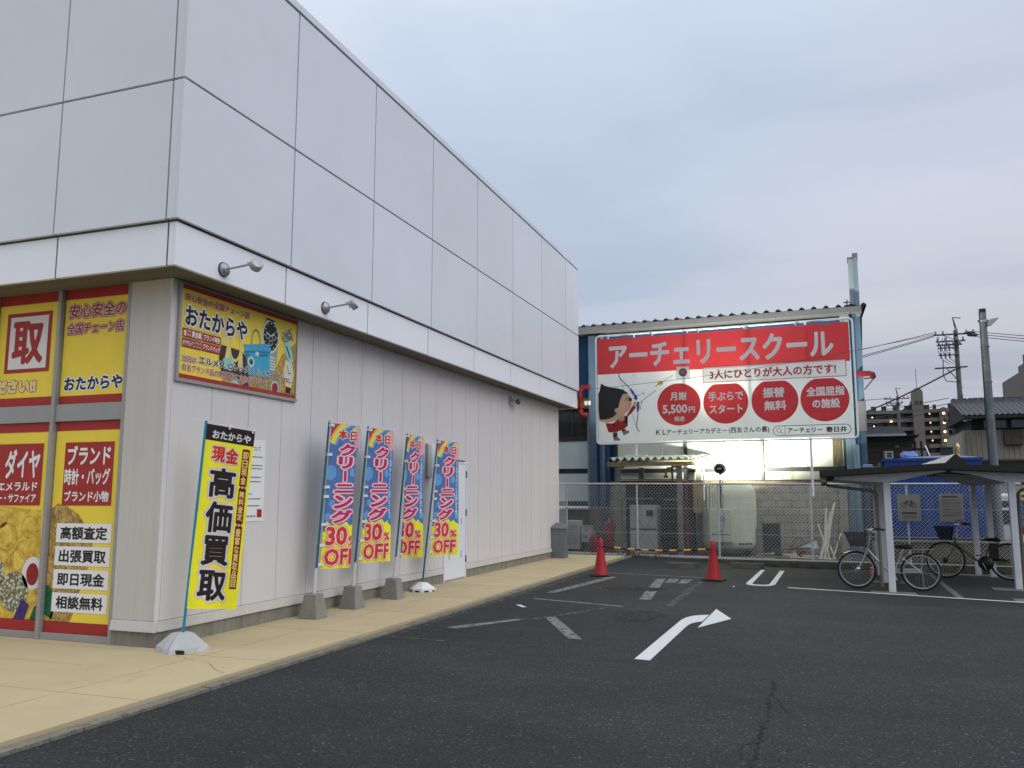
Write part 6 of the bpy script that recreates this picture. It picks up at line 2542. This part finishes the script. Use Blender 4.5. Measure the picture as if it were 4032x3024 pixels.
for x0, z0, x1, z1 in ((0, 0, .03, .19), (.15, 0, .18, .19), (.03, 0, .15, .025), (.03, .165, .15, .19)):
    m.box(x0, 0, z0, x1, .03, z1, M("frame_cream", C(178, 174, 156, .8), .6, .1, 4))
m.build("frame_bars", t)
m = MB()
m.box(.03, .012, .025, .15, .018, .165, GLASSDK)
m.build("pane", t)
m = MB()
m.tube([BK(8.62, 2.3, 2.47), BK(8.52, 2.3, 2.78)], .014, M("bright_tube", (.85, .86, .9), .25, .03, 4), 8)
tag(m.build("metal_tube"), "bright slanting metal tube standing on the container", "tube")
t = thing("black_crate", "black crate standing on the right half of the container", "crate", BK(8.86, 2.1, 2.50), YAW)
m = MB()
m.box(0, 0, 0, .26, .24, .19, BLACK)
m.build("crate_body", t, bevel=.01)
m = MB()
m.box(-.01, -.01, .19, .27, .25, .21, BLACK)
m.build("lid", t)
t = thing("foil_roll", "shiny gold foil roll standing beside the black crate", "roll", BK(9.22, 2.15, 2.49), YAW)
m = MB()
m.lathe([(0, 0), (.06, 0), (.055, .10), (.06, .2), (.05, .30), (0, .30)], M("gold_foil", C(196, 164, 110, .9), .2, .25, 12, metal=.8), 14)
m.build("roll", t)
m = MB()
m.lathe([(.02, .30), (.02, .33), (0, .33)], STEEL, 10)
m.build("core", t)
# rack of pipes left of the container
t = thing("pipe_rack", "bundle of rusty pipes sticking out at the left end of the container", "pipe rack", BK(7.1, 2.1, 2.1), YAW)
for k, (z0, z1, y) in enumerate(((.02, .0, 0), (.10, .02, .1), (.16, .12, .2))):
    m = MB()
    m.tube([(-.1, y, z0), (.55, y, z1)], .018, RUST if k % 2 else YPOST, 8)
    m.build("pipe", t)
m = MB()
m.box(.30, -.02, -2.1, .36, .3, .25, YPOST)
m.build("stand", t)
m = MB()
m.box(-.05, .3, .05, .18, .5, .22, BAGM)
m.build("blue_box", t, bevel=.02)

# ------------------------------------------------------------------ parked van, seen in slices between the posts
van = thing("parked_van", "white boxy van with a yellow rear plate parked beyond the fence at the far right", "van", (5.10, 26.2, -.42), R(0))
VANW = M("van_paint", C(206, 210, 212, .9), .3, .03, 2)
m = MB()
m.prism([(0, .35), (0, 1.05), (.06, 1.95), (.15, 2.0), (2.6, 2.0), (3.1, 1.35), (3.35, 1.2), (3.4, .35)], lambda a_, c_, t_: (t_, a_, c_), -.74, .74, VANW)
m.build("body", van, bevel=.04)
m = MB()
m.box(-.62, -.006, 1.18, .62, .05, 1.80, GLASSDK)
m.build("rear_window", van)
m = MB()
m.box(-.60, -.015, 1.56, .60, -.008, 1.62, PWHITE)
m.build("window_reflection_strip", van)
m = MB()
m.box(-.30, -.03, .98, .22, -.01, 1.22, BLACK)
m.box(-.20, -.04, 1.03, .14, -.031, 1.19, M("plate_yellow", C(222, 178, 40, .95), .4, .05, 6))
m.build("number_plate", van)
for x in (-.68, .56):
    m = MB()
    m.box(x, -.03, 1.1, x + .12, .02, 1.45, GEMRED)
    m.build("tail_lamp", van)
m = MB()
m.box(-.74, -.08, .42, .74, .0, .70, BLACK)
m.build("bumper", van, bevel=.02)
for x in (-.68, .68):
    for y in (.55, 2.75):
        m = MB()
        m.tube([(x - .09, y, .28), (x + .09, y, .28)], .28, RUBBER, 24)
        wv = m.build("wheel", van)
        m = MB()
        m.tube([(x - .095, y, .28), (x + .095, y, .28)], .16, STEEL, 16)
        m.build("rim", wv)
lot = MB()
bw = thing("boundary_wall", "pale rendered wall far behind the white van", "wall", (4.0, 33.0, -.42))
m = MB()
m.box(0, 0, 0, 9, .2, 2.35, M("rendered_wall", C(170, 164, 150, .8), .85, .1, 1.5, streak=.3))
m.build("wall_body", bw)
m = MB()
m.box(-.02, -.03, 2.35, 9.02, .23, 2.42, KW)
m.build("coping", bw)

# ------------------------------------------------------------------ steel lamp pole
GALV = M("pole_galvanised", C(120, 127, 132, .75), .5, .22, 3.0, metal=.3, streak=.25)
lp = thing("lamp_pole", "tapered galvanised steel pole with a lamp arm near its black capped top", "street lamp", (4.24, 25.0, -.42))
m = MB()
m.tube([(0, 0, 0), (0, 0, 3.4), (0, 0, 6.86)], .125, GALV, 20, r1=.083)
for z in (3.9, 4.9, 5.85):
    m.tube([(0, 0, z), (0, 0, z + .03)], .112, GALV, 20)
m.build("pole", lp)
m = MB()
m.tube([(0, 0, 6.78), (0, 0, 6.88)], .086, BLACK, 20)
m.build("cap", lp)
m = MB()
m.tube([(-.13, -.03, 6.55), (.12, -.03, 6.55)], .03, HFRAME, 8)
m.lathe([(.10, 6.52), (.10, 6.57)], STEEL, 20)
m.build("clamp", lp)
m = MB()
m.prism([(.08, 6.40), (.10, 6.55), (.16, 6.58), (.36, 6.61), (.30, 6.53), (.18, 6.42)], lambda a_, c_, t_: (a_, t_, c_), -.10, .04, M("lamp_shell_grey", C(150, 152, 156, .8), .4, .1, 5))
m.build("lamp_head", lp)
m = MB()
m.tube([(-.085, -.02, 6.8), (-.11, -.02, 4), (-.115, -.02, .2)], .012, HFRAME, 6)
m.build("conduit", lp)

# ------------------------------------------------------------------ utility poles
CPOLE = M("concrete_pole", C(120, 118, 114, .75), .8, .1, 2.5, streak=.2)
INSU = M("insulator_dark", (.05, .05, .052), .5, .2, 6)
INSW = M("insulator_pale", (.35, .35, .36), .5, .15, 6)


def upole(label, x, y, h, detail):
    t = thing("utility_pole", label, "utility pole", (x, y, -.42), 0, "concrete utility poles")
    m = MB()
    m.tube([(0, 0, 0), (0, 0, h)], .20, CPOLE, 14, r1=.13)
    m.build("pole", t)
    m = MB()
    m.tube([(0, 0, h), (-.12, 0, h + .85)], .03, INSU, 8)
    m.tube([(.1, 0, h), (-.12, 0, h + .85)], .03, INSU, 8)
    m.tube([(-.12, 0, h + .85), (.35, 0, h + .78)], .03, INSU, 8)
    m.build("peak_bracket", t)
    for z, x0, x1 in ((h - .28, -1.3, 1.1), (h - .72, -1.2, .5), (h - .95, -1.15, .3)):
        m = MB()
        m.bar((x0, -.17, z), (x1, -.17, z), .09, .09, INSU)
        m.bar((x0 + .5, -.17, z - .02), (0, -.17, z - .40), .035, .035, INSU)
        ca = m.build("crossarm", t)
        for q in (x0 + .12, x0 + .55, x1 - .12, x1 - .5):
            m = MB()
            m.lathe([(.0, .04), (.05, .06), (.07, .12), (.05, .16), (.075, .20), (.04, .26), (0, .27)], INSW, 10, c=(q, -.17, z))
            m.build("insulator", ca)
    if not detail:
        return
    for z in (h - 1.15, h - 1.62):
        m = MB()
        m.bar((-1.1, -.2, z), (.1, -.2, z), .07, .07, INSU)
        br = m.build("switch_arm", t)
        for q in (-.95, -.70, -.45):
            m = MB()
            m.tube([(q, -.22, z - .22), (q, -.22, z + .16)], .045, INSU, 8)
            m.build("fuse", br)
    m = MB()
    m.bar((-1.35, -.16, h - 2.45), (.52, -.16, h - 2.42), .09, .09, INSU)
    m.bar((-.65, -.16, h - 2.5), (.05, -.16, h - 3.4), .05, .05, INSU)
    m.build("crossarm", t)
    for dx, dz in ((.75, -.45), (.95, -.6)):
        m = MB()
        m.ball((dx, -.2, h + dz + .2), .34, .14, .11, INSU)
        m.build("switchgear", t)
    for k, (x0, z0) in enumerate(((-1.05, -.35), (-.8, -.5), (-.55, -.4))):
        m = MB()
        m.tube([(x0, -.22, h + z0), (x0 - .06, -.22, h - 1.3), (x0 + .15, -.22, h - 1.9), (x0 + .55, -.22, h - 2.2)], .018, INSU, 6)
        m.build("drop_lead", t)
    m = MB()
    m.tube([(-.85, -.22, h - 1.9), (-.9, -.2, h - 2.9), (-.75, -.2, h - 3.3), (-.1, -.2, h - 3.4)], .03, INSU, 6)
    m.build("drop_lead", t)
    m = MB()
    m.tube([(.12, -.2, h - 4.2), (.08, -.2, h - 5.0), (0, -.2, h - 5.4)], .03, INSU, 6)
    m.build("drop_lead", t)
    for s_, x1, z in ((-1, -.65, h - 4.85), (-1, -.65, h - 5.2), (-1, -.65, h - 5.5), (1, .65, h - 4.95), (1, .65, h - 5.25), (-1, -1.0, h - 5.8)):
        m = MB()
        m.bar((0, -.18, z), (x1, -.18, z), .06, .06, INSU)
        m.box(x1 - .05, -.24, z - .14, x1 + .05, -.12, z + .14, INSU)
        m.build("bracket", t)
    m = MB()
    m.box(-.5, -.35, h - 9.8, .25, -.2, h - 7.4, INSU)
    m.build("equipment_box", t)
    rr_ = random.Random(4)
    m = MB()
    for k in range(14):
        z = 2 + k * .62
        m.tube([(0, 0, z), (.26 * (1 if k % 2 else -1), 0, z)], .012, INSU, 5)
    m.build("step_bolt", t)


upole("dark concrete utility pole carrying switchgear and wires beside the tiled roof", 8.56, 60.0, 12.55, True)
upole("smaller utility pole far off in front of the apartment block", 7.78, 95.0, 12.2, False)


def cable(label, p0, p1, sag_, r_=.022, n=24):
    m = MB()
    a_, b_ = Vector(p0), Vector(p1)
    m.tube([a_ + (b_ - a_) * (i / n) + Vector((0, 0, -4 * sag_ * (i / n) * (1 - i / n))) for i in range(n + 1)], r_, INSU, 4)
    tag(m.build("power_cable"), label, "cable", "overhead cables at the utility poles")


cable("uppermost overhead cable running left from the near utility pole behind the hall", (7.3, 60, 12.05), (-22, 66, 9.4), .6)
cable("lower twin cable running left from the near utility pole, nearer the hall eaves", (7.3, 60, 11.8), (-22, 64, 7.2), .7)
cable("lower twin cable running left from the near utility pole, just above its twin", (7.3, 60.2, 11.9), (-22, 65, 7.6), .7)
cable("overhead cable running right from the near utility pole past the steel lamp pole", (9.5, 60, 12.0), (34, 58, 8.9), .4)
cable("overhead cable running right from the near utility pole, slightly under its neighbour", (9.5, 60, 11.85), (34, 57, 8.3), .4)
cable("overhead cable running right from the near utility pole, the lowest of three", (9.4, 60, 11.7), (34, 56, 7.9), .4)
cable("thick sagging cable dropping from the near utility pole to the lower left", (8.4, 60, 9.6), (-8, 62, 4.4), .9, .05)
cable("thin low cable from the near utility pole bracket to the left", (7.9, 60, 7.75), (-18, 72, 6.2), .5)
cable("thin low cable just under the bracket of the near utility pole", (7.9, 60, 7.4), (-18, 70, 5.2), .5)
cable("thin low cable lowest of those leaving the near pole leftward", (7.9, 60, 7.1), (-18, 68, 4.2), .5)
cable("thin low cable running right from the near pole above the tiled roof", (9.2, 60, 7.7), (36, 60, 8.6), .3)
cable("cable joining the far utility pole to the left", (6.9, 95, 11.6), (-30, 97, 11.0), .3, .03)

# ------------------------------------------------------------------ houses and the apartment block
TILE = M("roof_tile_grey", C(112, 114, 118, .75), .55, .15, 5, streak=.15)
HWALL = M("house_siding_beige", C(160, 152, 138, .8), .8, .08, 2, streak=.2)
DARKW = M("house_dark_wood", (.018, .017, .017), .8, .2, 4)
hs = thing("tiled_house", "two storey house with a grey tiled roof and dark upper wall at the right edge", "house", (7.9, 55, -.42))


def tile_roof(x0, x1, y0, z0, y1, z1, nx_, ny_, mat_):
    """overlapping courses of wavy tiles"""
    m_ = MB()
    px = nx_ * 6
    for j in range(ny_):
        f0, f1 = j / ny_, (j + 1) / ny_
        ya, yb = y0 + (y1 - y0) * f0, y0 + (y1 - y0) * f1
        za, zb = z0 + (z1 - z0) * f0, z0 + (z1 - z0) * f1
        vs_ = []
        for yy, zz, lift in ((ya, za, .0), (ya, za, .05), (yb, zb, .01)):
            for i in range(px + 1):
                w_ = .03 * math.sin(2 * math.pi * i / 6)
                vs_.append((x0 + (x1 - x0) * i / px, yy, zz + lift + w_))
        k_ = px + 1
        m_.add(vs_, [(r_ * k_ + i, r_ * k_ + i + 1, (r_ + 1) * k_ + i + 1, (r_ + 1) * k_ + i) for r_ in range(2) for i in range(px)], mat_)
    return m_


m = MB()
m.box(.1, .3, 0, 12, 8, 5.75, HWALL)
for k in range(44):
    x = .16 + k * .27
    m.box(x, .27, .5, x + .13, .3, 5.72, HWALL)
m.build("wall", hs)
m = MB()
m.box(.45, .2, 5.78, 12, 7.8, 6.68, DARKW)
m.build("upper_wall", hs)
for x0, x1 in ((1.1, 2.2), (2.5, 3.4), (4.2, 5.4)):
    m = MB()
    m.box(x0, .16, 5.85, x1, .22, 6.5, GLASSDK)
    m.box(x1, .15, 5.85, x1 + .06, .22, 6.5, YPOST)
    m.build("window", hs)
rf = tile_roof(-.12, 12.2, -.75, 6.55, 3.0, 7.62, 44, 11, TILE).build("roof", hs)
m = MB()
m.box(-.15, 2.85, 7.55, 12.2, 3.15, 7.86, TILE)
for k in range(40):
    m.box(-.1 + k * .3, 2.8, 7.86, .08 + k * .3, 3.2, 7.90, TILE)
m.build("ridge", rf)
m = MB()
m.prism([(-.75, 6.50), (3.0, 7.55), (6.8, 6.5), (6.8, 6.35), (-.75, 6.35)], lambda a_, c_, t_: (t_, a_, c_), -.05, 12, DARKW)
m.build("gable", hs)
m = MB()
m.box(2.05, -.05, 4.85, 3.0, .26, 5.72, M("shutter_box_brown", C(88, 78, 66, .7), .7, .15, 4, streak=.2))
m.build("shutter_box", hs, bevel=.02)
m = MB()
m.box(.05, -.2, 6.25, .22, .1, 6.48, PWHITE)
m.box(.3, -.2, 6.30, .45, .1, 6.48, PWHITE)
m.build("eave_fitting", hs)
m = MB()
m.box(-.3, -1.2, 3.9, 12.2, .25, 4.0, M("lower_roof_grey", (.06, .06, .062), .6, .2, 5))
m.build("lower_roof", hs)
m = MB()
m.box(-.1, -.35, 4.15, .0, .2, 5.7, YPOST)
m.build("downpipe", hs)

bh = thing("brown_house", "low dark brown house with a grey roof left of the apartment block", "house", (1.5, 40, -.42))
BRW = M("brown_siding", C(74, 66, 58, .7), .8, .12, 3, streak=.15)
m = MB()
m.box(-2, 0, 0, 2.25, 6, 4.48, BRW)
for k in range(18):
    m.box(-2, -.012, .3 + k * .235, 2.25, .001, .32 + k * .235, DARKW)
m.build("wall", bh)
m = MB()
m.box(-2.2, -.4, 4.50, 2.0, 6.2, 4.60, M("eave_pale", C(176, 178, 180, .8), .5, .05, 3))
m.box(2.0, -.4, 4.48, 2.5, 6.2, 4.54, DARKW)
m.build("eaves", bh)
m = MB()
m.prism([(-2.2, 4.60), (-.2, 4.92), (1.78, 4.92), (1.98, 4.60)], lambda a_, c_, t_: (a_, t_, c_), -.3, 6.0, TILE)
m.build("roof", bh)
m = MB()
m.box(1.08, -.05, 3.58, 1.42, .02, 3.86, M("frame_cream", C(178, 174, 156, .8), .6, .1, 4))
w__ = m.build("window", bh)
m = MB()
m.box(1.12, -.06, 3.62, 1.38, -.051, 3.82, GLASSDK)
m.build("pane", w__)
m = MB()
m.box(1.55, -.04, 4.02, 1.72, .0, 4.10, YPOST)
m.build("vent", bh)
m = MB()
for x in (2.35, 2.6, 2.85):
    m.box(x, .4, 0, x + .08, .5, 4.3, DARKW)
m.box(2.3, .38, 3.1, 3.4, .52, 3.2, DARKW)
m.box(2.3, .38, 3.9, 3.2, .52, 4.0, DARKW)
m.build("trellis", bh)

APW = M("apartment_wall", C(112, 105, 100, .72), .85, .08, .15, streak=.15)
APL = M("apartment_balcony", C(128, 120, 114, .75), .8, .06, .2)
APD = M("apartment_recess", (.035, .034, .036), .8, .25, .3)
GLOW = EM("corridor_lamp_glow", (1.0, .66, .30), 3.0)
GLOW2 = EM("corridor_lamp_white", (1.0, .84, .62), 2.2)
ap = thing("apartment_block", "large grey apartment block with lit corridor lamps and a round topped tower", "apartment building", (15, 300, -.42))
m = MB()
m.box(-12, 1.6, 0, 28.0, 14, 29.0, APW)
m.build("wall", ap)
for k in range(11):
    z = .5 + k * 2.82
    for x0, x1 in ((-12, 13.8), (16.9, 21.5), (23.9, 27.6)):
        m = MB()
        m.box(x0, 0, z, x1, 1.62, z + 1.15, APL)
        m.build("balcony", ap)
rr = random.Random(9)
for k in range(4, 11):
    z = .5 + k * 2.82
    for x in (-9, -5, -1.5, 2.2, 5.5, 9, 12.4, 18.2, 20.4, 25, 26.8):
        m = MB()
        m.box(x - rr.uniform(.5, 1.0), 1.52, z + 1.15, x + rr.uniform(.5, 1.0), 1.615, z + 2.7, APD)
        m.build("window", ap)
m = MB()
m.box(13.8, -2, 0, 16.9, 8, 33.2, APL)
m.prism([(-1.55, 33.2)] + [(1.55 * math.cos(R(180 - 15 * i)), 34.9 + 1.75 * math.sin(R(15 * i))) for i in range(13)] + [(1.55, 33.2)], lambda a_, c_, t_: (15.35 + a_, t_, c_), -2, 3.5, APL)
tw = m.build("stair_tower", ap)
m = MB()
for x in (14.6, 15.8):
    m.box(x, -2.06, 31.2, x + .7, -1.99, 32.4, APD)
m.tube([(15.4, 0, 36.6), (15.4, 0, 43.2)], .09, INSU, 6)
m.build("mast", tw)
m = MB()
m.box(21.5, -.5, 0, 23.9, 2, 29.4, APW)
m.prism([(-1.2, 29.4)] + [(1.2 * math.cos(R(180 - 20 * i)), 29.4 + .9 * math.sin(R(20 * i))) for i in range(10)], lambda a_, c_, t_: (22.7 + a_, t_, c_), -.5, 2, APW)
for k in range(11):
    m.box(21.6, -.56, .9 + k * 2.82, 23.8, -.49, 1.75 + k * 2.82, APL)
m.build("stair_tower", ap)
m = MB()
m.prism([(9.5, 29.0), (13.8, 32.2), (13.8, 29.0)], lambda a_, c_, t_: (a_, t_, c_), 2, 9, APD)
m.build("roof_house", ap)
lamps = [(22.7, 28.3, 1), (22.7, 25.3, 1), (22.7, 22.4, 1), (22.7, 19.6, 1), (22.7, 16.8, 1)]
lamps += [(18.6, 28.3, 0), (18.7, 25.4, 0), (18.8, 22.5, 0), (19.0, 19.7, 0), (19.1, 16.9, 0), (19.2, 14.1, 0)]
lamps += [(27.0, 28.6, 0), (27.1, 19.8, 0), (27.3, 17.0, 0), (27.4, 14.1, 0), (7.2, 26.2, 1), (1.6, 27.6, 0), (-2.0, 24.2, 1), (2.0, 24.7, 0), (9.2, 23.6, 0)]
for x, z, big in lamps:
    m = MB()
    rr_ = .40 if big else .22
    m.ball((x, -.75, z), rr_, rr_, rr_, GLOW if big else GLOW2, 8)
    m.build("corridor_lamp", ap)
# low roofs that fill the skyline beyond the pole
rb = thing("grey_block", "grey flat roofed block rising at the right edge beyond the tiled house", "building", (13.9, 70, -.42))
m = MB()
m.box(0, 0, 0, 6, 6, 10.9, APL)
m.build("wall", rb)
m = MB()
m.box(.4, .4, 10.9, 2.2, 2, 11.6, APL)
for x in (.5, 1.0, 1.5):
    m.tube([(x, .5, 11.6), (x, .5, 12.3)], .05, INSU, 6)
m.build("roof_plant", rb)
